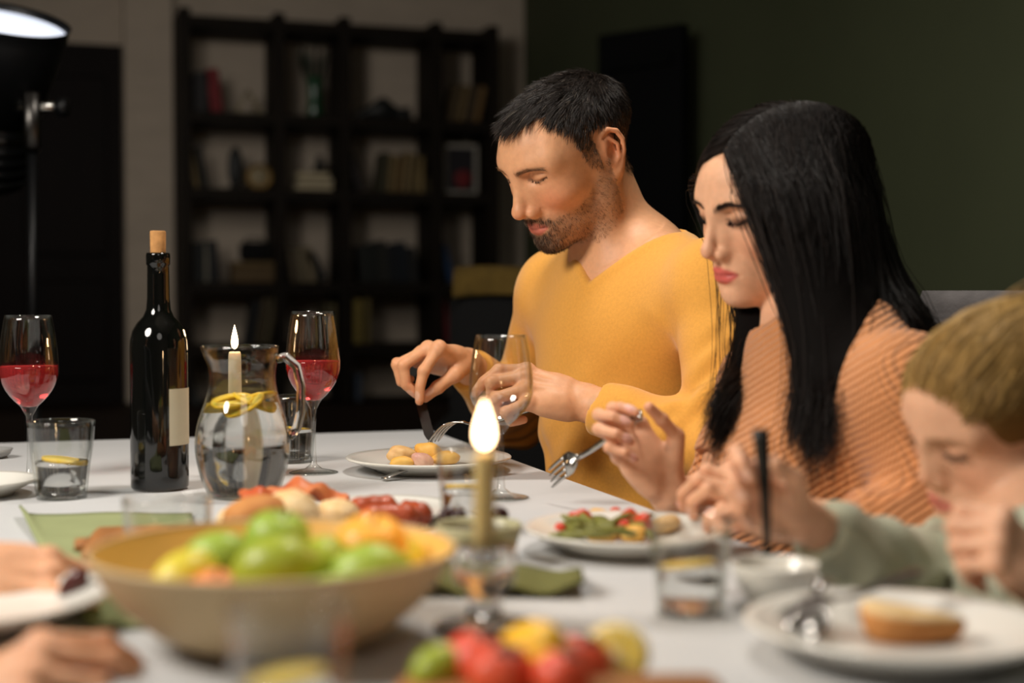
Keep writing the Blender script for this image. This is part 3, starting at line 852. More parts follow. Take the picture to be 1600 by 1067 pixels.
cp = TP(368, 745); 
def z_at(px, py, p):
    d = (np.array([p[0], p[1], 1.0]) - CAM) @ np.array([Fv[0], Fv[1], 0]) / math.cos(PITCH)
    return W(px, py, ((np.array([p[0], p[1], 0.75]) - CAM) @ Fv))[2]
zc1 = z_at(368, 549, cp)
def holder(name, p, label, hh=.03, r=.03, rc=.0115):
    return tag(lathe_obj(name, [(0, 0), (r, 0), (r * 1.02, .003), (r * .9, .006), (r * .35, .010), (r * .32, hh * .45), (r * .6, hh * .6), (r * .62, hh), (rc, hh), (rc, hh - .012), (0, hh - .012)], M['glass'], None, 44, (p[0], p[1], ZT)), label, 'candle holder')
holder('candle_holder', cp, 'glass candle holder hidden behind the water jug', .03, .026)
candle('candle', cp, ZT + .0185, zc1, .0088, 'lit white candle rising behind the water jug', M['wax'], .034, .0052, .35)
cp2 = TP(757, 985)
zc2 = z_at(762, 706, cp2)
holder('candle_holder', cp2, 'thick clear glass candle holder in the foreground, right of the fruit bowl', .062, .038, .0100)
candle('candle', cp2, ZT + .0505, zc2, .0076, 'lit cream candle in the foreground before the man', M['olive_candle'], .036, .0078, .35)

# ================================================================== fruit bowl and fruit
M['bowl_out'] = material('beige_bowl', lin(196, 172, 132), .6, var=.08, vscale=30)
M['bowl_in'] = material('ochre_bowl_lining', lin(226, 180, 92), .5, var=.1, vscale=30)
fb = TP(430, 1004)
bw = tag(empty('fruit_bowl', (fb[0], fb[1], ZT)), 'wide beige bowl with an ochre inside, full of fruit', 'bowl')
bo = [(0, 0), (.05, 0), (.066, .004), (.086, .014), (.106, .031), (.1205, .049), (.1295, .066), (.1305, .068)]
lathe_obj('bowl_outside', bo + [(.1285, .0695), (.1275, .068), (.128, .064)], M['bowl_out'], bw, 72)
lathe_obj('bowl_inside', [(.1285, .0690), (.1262, .0645), (.117, .048), (.1025, .031), (.083, .016), (.05, .008), (0, .007)], M['bowl_in'], bw, 72)
FR = {'green': ((146, 174, 56), (160, 184, 72)), 'lime': ((164, 178, 50), (150, 166, 42)), 'yellow': ((206, 196, 50), (226, 206, 70)), 'orange': ((236, 178, 56), (236, 162, 56)),
      'red': ((236, 130, 66), (240, 160, 90)), 'tomato': ((224, 70, 52), (232, 104, 62)), 'pepper': ((236, 180, 30), (240, 196, 60))}
for k, (c1, c2) in FR.items():
    M['fruit_' + k] = material('fruit_' + k, lin(*c1), .42, color2=lin(*c2), vscale=12, coat=.05,  bump=.1 if k != 'orange' else .3, bscale=300)
M['stem'] = material('fruit_stem', lin(70, 54, 30), .8)
def apple(p, r, kind, label, name='apple', tilt=(0, 0, 0), lime=False, group='fruit in the bowl'):
    o = tag(empty(name, tuple(p), rot=tilt), label, 'fruit', group)
    pr = []
    n = 22
    for i in range(n + 1):
        t = math.pi * i / n
        if lime:
            rr = r * math.sin(t); z = -r * 1.26 * math.cos(t)
            if i > n - 3: z += .0015
        else:
            rr = r * (math.sin(t) ** .85) * (1.02 + .06 * -math.cos(t)); z = -r * .92 * math.cos(t)
            dip = math.exp(-(rr / (r * .28)) ** 2); z += (-.22 if i > n / 2 else .12) * r * dip
        pr.append((max(rr, 0), z))
    lathe_obj('skin', pr, M['fruit_' + kind], o, 32)
    if lime: MB().blob((0, 0, r * 1.17), (.003, .003, .0025), 8, 6).build('stem_end', M['stem'], o)
    else: MB().tube([(0, 0, r * .62), (.001, 0, r * .8), (.003, 0, r * 1.02)], [.0012, .001, .0014], 6).build('stem', M['stem'], o)
    return o
apple(W(434, 845, 1.068), .0245, 'green', 'bright green apple on top of the pile in the bowl', tilt=(.2, .2, 0))
apple(W(432, 893, .995), .0255, 'lime', 'large yellow-green lime at the front middle of the bowl', 'lime', tilt=(0, 1.42, -.3), lime=True)
apple(W(340, 876, 1.045), .0215, 'green', 'green lime at the left of the pile in the bowl', 'lime', tilt=(0, 1.4, -.3), lime=True)
apple(W(290, 908, 1.01), .0215, 'yellow', 'yellow-green lemon at the far left of the bowl', 'lemon', tilt=(0, 1.2, .6), lime=True)
apple(W(336, 925, .985), .0165, 'red', 'small orange-red fruit beside the leftmost lemon', 'apricot', tilt=(.4, 0, 0))
apple(W(580, 858, 1.065), .0275, 'orange', 'round golden orange at the right back of the bowl', 'orange', tilt=(.3, 0, 0))
apple(W(576, 901, 1.005), .0235, 'green', 'bright green lime at the right front of the bowl', 'lime', tilt=(0, 1.35, -.2), lime=True)
apple(W(504, 884, 1.03), .0195, 'lime', 'small lime wedged between the large lime and the orange', 'lime', tilt=(0, 1, 1), lime=True)
apple(W(517, 930, .975), .0150, 'green', 'small green lime at the front right below the big lime', 'lime', tilt=(0, 1.2, 0), lime=True)
apple(W(625, 878, 1.07), .0190, 'yellow', 'yellow lemon at the far right of the bowl', 'lemon', tilt=(0, 1.2, 1.1), lime=True)

# ================================================================== napkins
M['napkin'] = material('green_napkin', lin(150, 158, 112), .92, var=.1, vscale=20, bump=.3, bscale=700)
M['napkin_dark'] = material('olive_napkin', lin(104, 104, 56), .92, var=.1, vscale=20, bump=.3, bscale=700)
def quad_cloth(name, c4, label, mat, n=22, amp=.002, fold=None, th=.003):
    """c4: corners near-left, near-right, far-right, far-left"""
    c4 = [np.array(c) for c in c4]; v = []; f = []
    for i in range(n):
        for j in range(n):
            u = i / (n - 1); w = j / (n - 1)
            p = (c4[0] * (1 - u) + c4[1] * u) * (1 - w) + (c4[3] * (1 - u) + c4[2] * u) * w
            z = ZT + th + amp * (math.sin(9 * u + 3 * w) + math.sin(7 * w + 2)) * .5 + amp * .2
            if fold: z += fold(u, w)
            v.append((p[0], p[1], max(z, ZT + th)))
    for i in range(n - 1):
        for j in range(n - 1): f.append((i * n + j, (i + 1) * n + j, (i + 1) * n + j + 1, i * n + j + 1))
    o = mk(name, v, f, mat)
    s = o.modifiers.new('s', 'SOLIDIFY'); s.thickness = th * .9; s.offset = -1
    return tag(o, label, 'napkin')
quad_cloth('napkin', [TP(135, 985), TP(330, 985), TP(300, 806), TP(32, 808)], 'sage green napkin spread under the left plate', M['napkin'], fold=lambda u, w: .010 * math.exp(-((u) / .03) ** 2) * math.exp(-((w - .97) / .2) ** 2))
quad_cloth('napkin', [TP(640, 935), TP(912, 938), TP(905, 900), TP(690, 885)], 'crumpled olive napkin behind the near candle, pointing right', M['napkin_dark'], amp=.004,
           fold=lambda u, w: .016 * math.exp(-((w - .35) / .3) ** 2) * (.3 + .7 * u) + .005 * math.sin(u * 14) * (1 - w))

# ================================================================== plates
def rim_at(px, py, h): return TP(px, py, ZT + h)         # plates are placed by the centre of their rim
plate(rim_at(670, 715, .018), .117, 'white plate of chicken and potato in front of the man')
plate(rim_at(980, 826, .020), .1015, 'white plate of beans and tomatoes in front of the woman', .020)
plate(rim_at(1405, 974, .022), .106, 'white plate with bread and cutlery in front of the child', .022)
lp = plate(rim_at(-60, 930, .024), .108, 'white plate at the left edge under a reaching hand', .018); lp.location.z += .005
plate(rim_at(-45, 751, .018), .080, 'white plate at the far left beside the wine glass', .018)
p_ = TP(-14, 716)
M['grey_glaze'] = material('grey_glaze', lin(150, 150, 148), .35)
tag(lathe_obj('dish', [(0, 0), (.02, 0), (.028, .006), (.032, .014), (.030, .014), (.026, .007), (0, .004)], M['grey_glaze'], None, 32, (p_[0], p_[1], ZT)), 'small grey dish at the far left edge behind the plate', 'dish')

# small bowls
def small_bowl(name, p, r, h, label, mat, fillmat=None, fz=.7, rb=.55):
    b = tag(empty(name, (p[0], p[1], ZT)), label, 'bowl')
    lathe_obj('vessel', [(0, .003), (r * rb * .9, .0), (r * rb, .001), (r * .86, h * .45), (r, h - .001), (r * .985, h + .001), (r * .95, h - .001), (r * .80, h * .45), (r * .5, h * .2), (0, h * .17)], mat, b, 48)
    if fillmat:
        rr = np.interp(fz, [.17, .2, .45, 1], [0, .5, .79, .94]) * r
        v = MB().lathe([(0, h * .2), (rr * .6, h * .22), (rr, h * fz), (rr * .5, h * fz + .001), (0, h * fz + .0012)], 40)
        v.build('sauce', fillmat, b)
    return b
M['sauce_pale'] = material('pale_sauce', lin(206, 186, 150), .4)
M['sauce_dark'] = material('dark_jam', lin(44, 20, 18), .25, coat=.3)
M['celadon'] = material('sage_glaze', lin(176, 172, 136), .35)
small_bowl('sauce_bowl', TP(1211, 880, ZT + .034), .0350, .034, 'small white bowl of sauce with a dark spoon standing in it', M['porcelain'], M['sauce_pale'], .6)
small_bowl('jam_bowl', TP(748, 884), .0400, .038, 'small sage bowl of dark jam behind the near candle', M['celadon'], M['sauce_dark'], .85)
# dark berries
M['berry'] = material('dark_berry', lin(48, 16, 16), .35, coat=.2)
for k, (px, py) in enumerate(((700, 806), (716, 808), (782, 806))):
    o = MB().blob((0, 0, 0), (.0085, .0075, .009), 14, 10, .05, seed=k).build('dark_olive', M['berry'], None, True, tuple(W(px, py, 1.355 if k < 2 else 1.365)))
    tag(o, ['dark olive at the left rim of the sage bowl', 'dark olive next to the leftmost one in the sage bowl', 'dark olive at the right rim of the sage bowl'][k], 'olive', 'olives on the sage bowl')

# ================================================================== food on the man's plate
M['chicken'] = material('roast_chicken', lin(206, 160, 98), .55, color2=lin(232, 198, 140), vscale=60, bump=.4, bscale=90)
M['potato'] = material('potato', lin(222, 164, 66), .55, color2=lin(234, 190, 104), vscale=40, bump=.4, bscale=90)
M['cabbage'] = material('red_onion', lin(196, 140, 128), .45, color2=lin(224, 186, 160), vscale=40)
M['bean'] = material('green_bean', lin(132, 132, 60), .45, var=.4, vscale=40)
M['tomato_bit'] = material('tomato_piece', lin(196, 44, 30), .35, color2=lin(220, 90, 50), vscale=40)
M['bread'] = material('bread_crumb', lin(222, 184, 124), .85, color2=lin(240, 214, 168), vscale=60, bump=.6, bscale=120)
M['crust'] = material('bread_crust', lin(206, 142, 78), .75, color2=lin(176, 112, 56), vscale=30, bump=.4, bscale=80)
M['sausage'] = material('grilled_sausage', lin(192, 86, 46), .4, color2=lin(140, 56, 30), vscale=30, bump=.5, bscale=60, coat=.2)
M['ham'] = material('cured_ham', lin(196, 84, 44), .45, color2=lin(216, 136, 84), vscale=30, bump=.5, bscale=60)
def food(name, p, r, mat, label, cat='food', rot=(0, 0, 0), noise=.06, seed=0, group=None, parent=None):
    o = MB().blob((0, 0, 0), r, 22, 14, noise, None, seed).build(name, mat, parent, True, tuple(p))
    o.rotation_euler = rot
    return tag(o, label, cat, group)
def onp(px, py, dz, d): 
    return W(px, py, d)
pl = TP(668, 716); z0 = ZT + .0065
def at_(px, py, base, r):        # point on a plate: pixel taken on the plane at the given height
    q = TP(px, py, base + r); return (q[0], q[1], base + r)
food('chicken_piece', at_(628, 711, z0, .013), (.024, .018, .013), M['chicken'], 'browned piece of chicken on the man\'s plate', rot=(0, .1, .3), seed=3)
food('potato', at_(628, 722, z0, .008), (.018, .012, .0085), M['potato'], 'small yellow potato beneath the chicken piece', seed=4)
food('potato', at_(671, 708, z0, .014), (.022, .016, .015), M['potato'], 'tall yellow potato under the man\'s knife', rot=(0, .5, 0), seed=5)
food('red_onion', at_(660, 720, z0, .009), (.017, .014, .011), M['cabbage'], 'pinkish wedge of red onion on the man\'s plate', rot=(0, .4, .3), seed=6)
food('tomato_piece', at_(643, 715, z0, .008), (.008, .007, .008), M['tomato_bit'], 'red tomato piece between chicken and onion', seed=7)
food('herb', at_(648, 707, z0, .012), (.009, .005, .004), M['bean'], 'dark green herb on top of the chicken', noise=.2, seed=8)
food('potato', at_(696, 716, z0, .009), (.02, .014, .010), M['potato'], 'yellow potato half hidden behind a tumbler on the man\'s plate', seed=9)

# ================================================================== food on the woman's plate
zw = ZT + .0065
rs = random.Random(5)
for k in range(34):
    px = rs.uniform(872, 1018); py = rs.uniform(808, 836)
    c = np.array(at_(px, py, zw, .007 + .018 * rs.random() * max(.1, 1 - abs(px - 945) / 75)))
    a = rs.uniform(0, 3.14); L = rs.uniform(.014, .024)
    d = np.array([math.cos(a), math.sin(a), rs.uniform(-.25, .25)]); n2 = np.array([-math.sin(a), math.cos(a), 0]) * .006 * rs.choice((-1, 1))
    pts = [c + d * L * t + n2 * (t * t) for t in np.linspace(-1, 1, 7)]
    base0 = c.copy()
    o = MB().tube([q - base0 for q in pts], [.0015, .0032, .0036, .0036, .0036, .0032, .0012], 8).build('green_bean', M['bean'], None, True, tuple(base0))
    tag(o, 'olive green bean in the heap on the woman\'s plate', 'bean', 'green beans on the woman\'s plate')
for k, (px, py, r, lab) in enumerate(((906, 812, .012, 'red tomato piece at the left among the beans'), (985, 811, .013, 'red tomato piece at the right among the beans'), (972, 826, .010, 'red tomato piece in front of the beans'), (1003, 820, .012, 'red tomato piece nearest the tumbler rim'), (876, 826, .007, 'orange-red tomato piece at the left end of the heap'), (960, 803, .008, 'tomato piece at the back of the bean heap'))):
    food('tomato_piece', at_(px, py, zw, r * .9), (r, r * .8, r * .9), M['tomato_bit'], lab, 'tomato', (0, 0, k), .1, k, 'tomato pieces on the woman\'s plate')
for k, (px, py, r, lab) in enumerate(((940, 835, .013, 'pale yellow potato at the front of the woman\'s plate'), (990, 834, .013, 'yellow potato next to the tumbler on the woman\'s plate'), (935, 804, .011, 'yellow potato at the back of the bean heap'), (1010, 812, .011, 'yellow potato piece between the right tomatoes'))):
    food('potato', at_(px, py, zw, r * .6), (r * 1.3, r, r * .65), M['potato'], lab, 'potato', (0, 0, k), .06, k + 20, 'potatoes on the woman\'s plate')
food('chicken_piece', at_(1040, 818, zw, .011), (.018, .010, .009), M['chicken'], 'browned chicken piece behind the right tumbler', rot=(0, -.2, .2), seed=30)

# ================================================================== child's plate: bread slice, fork, spoon
zg = ZT + .0065
bsl = tag(empty('bread_slice', at_(1420, 1000, zg, .0)), 'thick slice of bread lying on the child\'s plate', 'bread')
bsl.rotation_euler = (0, 0, -.55)
v = []
def slice_ring(z, k):
    out = []
    for i in range(32):
        a = 2 * math.pi * i / 32; w = 1 + .06 * math.sin(3 * a + 1) + .035 * math.sin(5 * a + 2) + .02 * math.sin(9 * a)
        x = .036 * k * w * math.copysign(abs(math.cos(a)) ** .85, math.cos(a)); y = .020 * k * w * math.copysign(abs(math.sin(a)) ** .9, math.sin(a))
        out.append((x, y * (1 - .45 * x / .036) + .004 * (x / .036) ** 2, z * (1 - .18 * x / .036)))
    return out
v, f = loft([slice_ring(.0005, .78), slice_ring(.006, .93), slice_ring(.014, 1.0), slice_ring(.0185, .98)]); mk('crust', v, f, M['crust'], bsl)
v, f = loft([slice_ring(.0175, .955), slice_ring(.0198, .945), slice_ring(.0212, .88), slice_ring(.0205, .5)]); mk('crumb', v, f, M['bread'], bsl)
def spoon(name, p_bowl, p_end, label, mat, r=.016, cat='spoon', up=(0, 0, 1), hw0=.0028, hw1=.004):
    a = np.array(p_bowl, float); b = np.array(p_end, float); d = b - a; L = np.linalg.norm(d); x = d / L; y = nrm(np.cross(up, x)); z = np.cross(x, y)
    o = tag(empty(name), label, cat)
    o.matrix_world = Matrix(((x[0], y[0], z[0], a[0]), (x[1], y[1], z[1], a[1]), (x[2], y[2], z[2], a[2]), (0, 0, 0, 1)))
    v = []; f = []
    n = 20; rr = 7
    for i in range(rr):
        t = i / (rr - 1)
        for j in range(n):
            an = 2 * math.pi * j / n
            v.append((r * 1.45 * t * math.cos(an), r * t * math.sin(an), -.006 * (1 - t * t)))
    for i in range(rr - 1):
        for j in range(n): f.append((i * n + j, (i + 1) * n + j, (i + 1) * n + (j + 1) % n, i * n + (j + 1) % n))
    q = mk('spoon_bowl', v, f, mat, o); sm = q.modifiers.new('s', 'SOLIDIFY'); sm.thickness = .0012
    secs = []
    for t in np.linspace(0, 1, 12):
        xx = r * 1.3 + (L - r * 1.3) * t; w = hw0 + hw1 * t ** 1.5; zz = .006 * math.sin(t * 3.14)
        secs.append([(xx, -w, zz), (xx, w, zz), (xx, w * .9, zz + .002), (xx, -w * .9, zz + .002)])
    v, f = loft(secs); mk('handle', v, f, mat, o)
    return o
def zlift(p, z): return np.array([p[0], p[1], z])
spoon('spoon', zlift(TP(1262, 975, ZT + .014), ZT + .0150), zlift(TP(1290, 912, ZT + .034), ZT + .036), 'short dark spoon resting across the left rim of the child\'s plate', M['chrome'], .015)
cutlery_fork('fork', zlift(TP(1228, 972, ZT + .020), ZT + .020), zlift(TP(1436, 898, ZT + .042), ZT + .044), 'dark fork lying on the child\'s plate, handle over the far rim', mat=M['grey_steel'], arch=.006)

# ================================================================== left plate: date in the hand is with the person; board, bread and meats
M['board'] = material('board_wood', lin(170, 112, 60), .6, var=.25, vscale=6, stretch=(8, 1, 1))
sb_c = TP(330, 858)
sb = tag(empty('serving_board', (sb_c[0], sb_c[1], ZT), -.12), 'wooden serving board of bread behind the fruit bowl', 'board')
MB().box((0, 0, .008), (.235, .125, .016), bev=.006).build('plank', M['board'], sb, True)
MB().tube([(-.115, 0, .008), (-.128, 0, .008)], [.014, .012], 12, flat=.5).build('grip', M['board'], sb)
zb_ = ZT + .0165
for k, (px, py, r, lab, nm, mt, rot, rz_) in enumerate((
        (405, 806, (.036, .026, .021), 'crusty bread roll at the front of the board', 'bread_roll', 'crust', .3, 0),
        (452, 800, (.030, .026, .022), 'pale torn bread roll next to the ham', 'bread_roll', 'bread', -.3, 0),
        (372, 812, (.026, .020, .015), 'bread piece at the left end of the rolls', 'bread_roll', 'bread', .8, 0),
        (238, 842, (.028, .02, .012), 'brown bread crust seen through the short clear glass', 'bread_roll', 'crust', .1, 0))):
    food(nm, at_(px, py, zb_, r[2] * .96), r, M[mt], lab, 'bread', (0, 0, rot), .05, 40 + k, 'bread on the serving board')
pm = TP(592, 812)
pl2 = lathe_obj('plate', [(0, .003), (.055, .003), (.058, 0), (.062, 0), (.066, .004), (.086, .011), (.090, .013), (.089, .0155), (.084, .013), (.066, .008), (0, .0065)], M['porcelain'], None, 48, (pm[0], pm[1], ZT))
tag(pl2, 'white plate of grilled sausages behind the fruit bowl', 'plate', 'white dinner plates')
# rumpled ham, lying on the rolls
def ham(name, c, L, wdt, label, rz, seed):
    r2 = np.random.default_rng(seed); ph = r2.uniform(0, 6, 4); n, m2 = 26, 14; v = []; f = []
    for i in range(n):
        for j in range(m2):
            u = i / (n - 1) * 2 - 1; w = j / (m2 - 1) * 2 - 1
            z = .005 * math.sin(5.5 * u + ph[0] + w) + .0035 * math.sin(11 * u + ph[1] - 2 * w) + .003 * math.cos(7 * w + ph[2] + 4 * u)
            v.append((u * L * (1 - .12 * w * w), w * wdt * (1 - .25 * u * u) + .006 * math.sin(6 * u + ph[3]), z + .010 * (1 - u * u) - .010 * w * w))
    for i in range(n - 1):
        for j in range(m2 - 1): f.append((i * m2 + j, (i + 1) * m2 + j, (i + 1) * m2 + j + 1, i * m2 + j + 1))
    o = mk(name, v, f, M['ham'], None, True, c); o.rotation_euler = (0, 0, rz)
    s = o.modifiers.new('s', 'SOLIDIFY'); s.thickness = .005
    return tag(o, label, 'ham')
ham('ham_slice', tuple(W(460, 772, 1.55)), .058, .034, 'rumpled slice of red ham heaped on the bread', -.15, 3)
for k, (x0, y0, x1, y1, r, lab) in enumerate(((545, 800, 622, 793, .0135, 'grilled sausage at the back of the sausage plate'), (560, 812, 655, 808, .0135, 'long grilled sausage at the front of the sausage plate'), (625, 800, 668, 806, .0125, 'short grilled sausage at the right end of the plate'))):
    a = np.array(at_(x0, y0, ZT + .012, r)); b = np.array(at_(x1, y1, ZT + .012, r)); mid = (a + b) / 2
    pts = [a * (1 - t) + b * t - mid + np.array([0, .008 * math.sin(math.pi * t), 0]) for t in np.linspace(0, 1, 12)]
    o = MB().tube(pts, [r * .3, r * .85] + [r * (1 + .04 * math.sin(q * 2)) for q in range(8)] + [r * .85, r * .3], 14).build('sausage', M['sausage'], None, True, tuple(mid))
    tag(o, lab, 'sausage', 'sausages on the plate')
food('bread_roll', at_(530, 803, ZT + .010, .016), (.022, .02, .016), M['bread'], 'pale bread roll left of the sausages', 'bread', seed=60, group='bread on the serving board')

# ================================================================== foreground vegetable board
vb_c = TP(880, 1140)
vb = tag(empty('vegetable_board', (vb_c[0], vb_c[1], ZT), -.3), 'wooden board of vegetables at the bottom edge of the table', 'board')
MB().box((0, 0, .008), (.20, .13, .016), bev=.006).build('plank', M['board'], vb, True)
MB().tube([(.098, 0, .008), (.118, 0, .008)], [.014, .012], 12, flat=.5).build('grip', M['board'], vb)
vg = 'vegetables on the near board'
apple(W(685, 1046, .87), .015, 'lime', 'green lime at the left of the vegetable board', 'lime', (0, 1.3, .3), True, group=vg)
def tomato(px, py, d, r, label, mat='fruit_tomato', name='tomato'):
    o = tag(empty(name, tuple(W(px, py, d)), rot=(.3, .2, px)), label, 'vegetable', vg)
    MB().lathe([(max(r * math.sin(math.pi * i / 18), 0), -r * .9 * math.cos(math.pi * i / 18) - (.15 * r * math.exp(-(math.sin(math.pi * i / 18) / .25) ** 2) if i > 9 else 0)) for i in range(19)], 28, wob=lambda a, z: 1 + .03 * math.cos(5 * a)).build('skin', M[mat], o)
    for q in range(5):
        a = q * 1.257
        MB().tube([(0, 0, r * .77), (math.cos(a) * r * .25, math.sin(a) * r * .25, r * .84), (math.cos(a) * r * .5, math.sin(a) * r * .5, r * .80)], [.0012, .0018, .0004], 6).build('sepal', M['leaf_dark'], o)
    return o
tomato(748, 1036, .88, .0225, 'red tomato beside the lime on the vegetable board')
tomato(785, 1054, .85, .0205, 'orange-red tomato at the very bottom edge')
tomato(905, 1040, .89, .0215, 'red tomato left of the halved lemon')
tomato(880, 1058, .84, .018, 'small red tomato at the bottom below the yellow pepper')
# yellow pepper: lobed
def pepper(px, py, d, r, label, rot):
    o = tag(empty('yellow_pepper', tuple(W(px, py, d)), rot=rot), label, 'vegetable', vg)
    pr = [(max(r * (math.sin(math.pi * i / 20) ** .6), 0), -r * 1.25 * math.cos(math.pi * i / 20)) for i in range(21)]
    MB().lathe(pr, 40, wob=lambda a, z: 1 + .09 * math.cos(4 * a)).build('flesh', M['fruit_pepper'], o)
    MB().tube([(0, 0, r * 1.1), (.002, 0, r * 1.5)], [.004, .003], 8).build('stem', M['bean'], o)
    return o
pepper(828, 1028, .89, .021, 'yellow pepper in the middle of the vegetable board', (1.2, .3, .5))
pepper(850, 1062, .86, .016, 'yellow pepper at the bottom edge between tomatoes', (1.3, .2, 1.5))
# halved lemon, cut face to the camera
lh = tag(empty('lemon_half', tuple(W(962, 1022, .90))), 'halved lemon, cut face showing, right end of the vegetable board', 'lemon')
rot_to(lh, nrm(TC * .8 + UP * .55 - Rv * .1))
rl = .0215
lathe_obj('peel', [(0, -.026), (.009, -.0245), (.016, -.018), (.0203, -.008), (rl, 0), (rl * .93, .0004), (rl * .9, -.002), (0, -.003)], M['lemon_rind'], lh, 36)
lathe_obj('pith', [(rl * .94, -.001), (rl * .94, .0006), (0, .0006)], M['lemon_pith'], lh, 36)
for k in range(9):
    a0_, a1_ = (k + .06) * 2 * math.pi / 9, (k + .94) * 2 * math.pi / 9
    v = [(.002 * math.cos((a0_ + a1_) / 2), .002 * math.sin((a0_ + a1_) / 2), .0007)]
    v += [(rl * .84 * math.cos(a0_ + (a1_ - a0_) * t), rl * .84 * math.sin(a0_ + (a1_ - a0_) * t), .0007) for t in np.linspace(0, 1, 6)]
    v += [(p[0], p[1], .0016) for p in v]
    f = [tuple(range(7, 14))] + [(i, (i + 1) % 7, (i + 1) % 7 + 7, i + 7) for i in range(7)]
    mk('segment', v, f, M['lemon_flesh'], lh, False)
# spare spoon lying on the cloth beyond the sausage plate
spoon('spoon', zlift(TP(690, 742), ZT + .0075), zlift(TP(600, 752), ZT + .002), 'steel spoon lying on the cloth below the man\'s plate', M['chrome'], .018)

# ================================================================== figures: shared builders
def frame(yaw, pitch, roll):
    yaw, pitch, roll = map(math.radians, (yaw, pitch, roll))
    f = np.array([math.cos(yaw) * math.cos(pitch), math.sin(yaw) * math.cos(pitch), -math.sin(pitch)])
    l = np.array([-math.sin(yaw), math.cos(yaw), 0]); u = np.cross(f, l)
    l2 = l * math.cos(roll) + u * math.sin(roll)
    return np.stack([f, l2, np.cross(f, l2)], 1)
class Head:
    def __init__(s, o, H, sc, kind):
        s.o = np.array(o, float); s.H = H; s.sc = sc; s.kind = kind; s.S = head_sdf(kind); s.g = bound(s._f, s.o, .15 * sc)
    def loc(s, P): return ((P - s.o) @ s.H / s.sc)
    def wor(s, p): return s.o + s.H @ (np.array(p, float) * s.sc)
    def worn(s, p): return s.o + (np.asarray(p, float) * s.sc) @ s.H.T
    def _f(s, P):
        q = ((P - s.o.astype(np.float32)) @ s.H.astype(np.float32) / np.float32(s.sc))
        q[:, 1] = np.abs(q[:, 1])
        return s.S(q) * np.float32(s.sc)
    def __call__(s, P): return s.g(P)
EYE_Z = {'man': .0075, 'woman': .002, 'girl': .0}
def head_sdf(kind):
    """face and skull in head space: x forward, y to the side (mirrored), z up; eyes at z=0"""
    m = kind == 'man'; g = kind == 'girl'
    S = SDF()
    S.u(s_ell((-.020, 0, .034), (.107, .077, .074 if m else (.068 if g else .071))))
    S.u(s_ell((.037 if m else .03, 0, .016), (.067, .063, .066)), .03)
    S.u(s_ell((.040, 0, -.040), (.050, .052 if m else .050, .060)), .03)
    jw = .048 if m else .041
    S.u(s_cap((.000, jw, -.072), (.068, .012, -.103 if not g else -.096), .017, .015), .03)
    S.u(s_cap((.000, jw, -.072), (-.006, .056, -.015), .016, .020), .03)
    S.u(s_ell((.040, 0, -.083), (.050, .043, .030)), .022)
    S.u(s_ell((.050, .043, -.032), (.028, .021, .018 if not g else .022)), .028)
    ez = EYE_Z[kind]
    S.u(s_chain([(.0905, .004, .0110 + ez), (.0850, .032, .0130 + ez), (.0700, .053, .0130 + ez)], [.0098, .0090, .0085] if m else [.0062, .0058, .0055]), .018)
    S.u(s_ell((.040, .049, .018), (.034, .017, .036)), .022)              # temple
    S.sub(s_ell((.1005, .0335, -.0030 + ez), (.0185, .0215, .0105)), .014)
    # eyeball under closed lids
    S.u(s_ell((.0728, .0335, -.0035 + ez), (.0160, .0192, .0122)), .005)
    # nose
    nb = (.0955, 0, .004); nt = (.1125, 0, -.036) if not g else (.105, 0, -.034)
    S.u(s_cap((.086, 0, .012), nb, .0085, .0070), .010)
    S.u(s_cap(nb, nt, .0082 if m else .0062, .0105 if m else .0078), .010)
    S.u(s_chain([(.088, .008, -.004), (.0930, .0100, -.024), (.0960, .0120 if m else .0105, -.042)], [.0065, .0074, .0072] if m else [.0056, .0064, .0060]), .012)
    tipx = .1160 if m else (.1135 if not g else .105)
    S.u(s_ell((tipx, 0, -.0405), (.0108, .0112, .0100) if m else (.0084, .0090, .0084)), .007)
    S.u(s_ell((.1010 if not g else .096, .0152 if m else .0118, -.0455), (.0125, .0080, .0094) if m else (.0100, .0064, .0074)), .0042)
    S.sub(s_ell((.1055 if not g else .1, .0062, -.0535), (.0058, .0032, .0030)), .003)
    S.sub(s_chain([(.1060, .0165, -.0355), (.0985, .0205, -.0385), (.0925, .0220, -.0440), (.0915, .0205, -.0515)], [.0003, .0008, .0009, .0006]), .0032)
    S.sub(s_chain([(.0890, .0255, -.0480), (.0835, .0335, -.0600), (.0760, .0390, -.0750)], [.0008, .0012, .0008]), .008)
    # muzzle and lips
    S.u(s_ell((.070, 0, -.071), (.031, .030, .028)), .020)
    lx = .0 if m else .001
    tz = 0 if m else 1
    S.u(s_chain([(.0985 + lx, 0, -.0675), (.0970 + lx, .009, -.0668), (.0865, .0245, -.0735)], [.0050 + .0006 * tz, .0048 + .0006 * tz, .0016]), .0035)
    S.u(s_chain([(.0955 + lx, 0, -.0795), (.0940 + lx, .010, -.0788), (.0862, .0235, -.0745)], [.0060 + .0008 * tz, .0056 + .0008 * tz, .0016]), .0045)
    S.sub(s_chain([(.1055, 0, -.0730), (.1020, .011, -.0733), (.0880, .0262, -.0742)], [.0016, .0015, .0010]), .002)
    S.sub(s_ell((.106, 0, -.0585), (.006, .0022, .006)), .004)        # philtrum
    S.sub(s_ell((.108, 0, -.0915), (.0115, .018, .0052)), .010)      # fold under the lower lip
    S.u(s_ell((.0800, 0, -.1045 if not g else -.098), (.0180, .0205, .0160)), .014)
    # eyelid crease and lash slit
    S.sub(s_chain([(.0845, .0170, .0005 + ez), (.0888, .0250, .0042 + ez), (.0884, .0360, .0048 + ez), (.0815, .0485, .0015 + ez)], [.0009, .0014, .0014, .0009]), .0022)
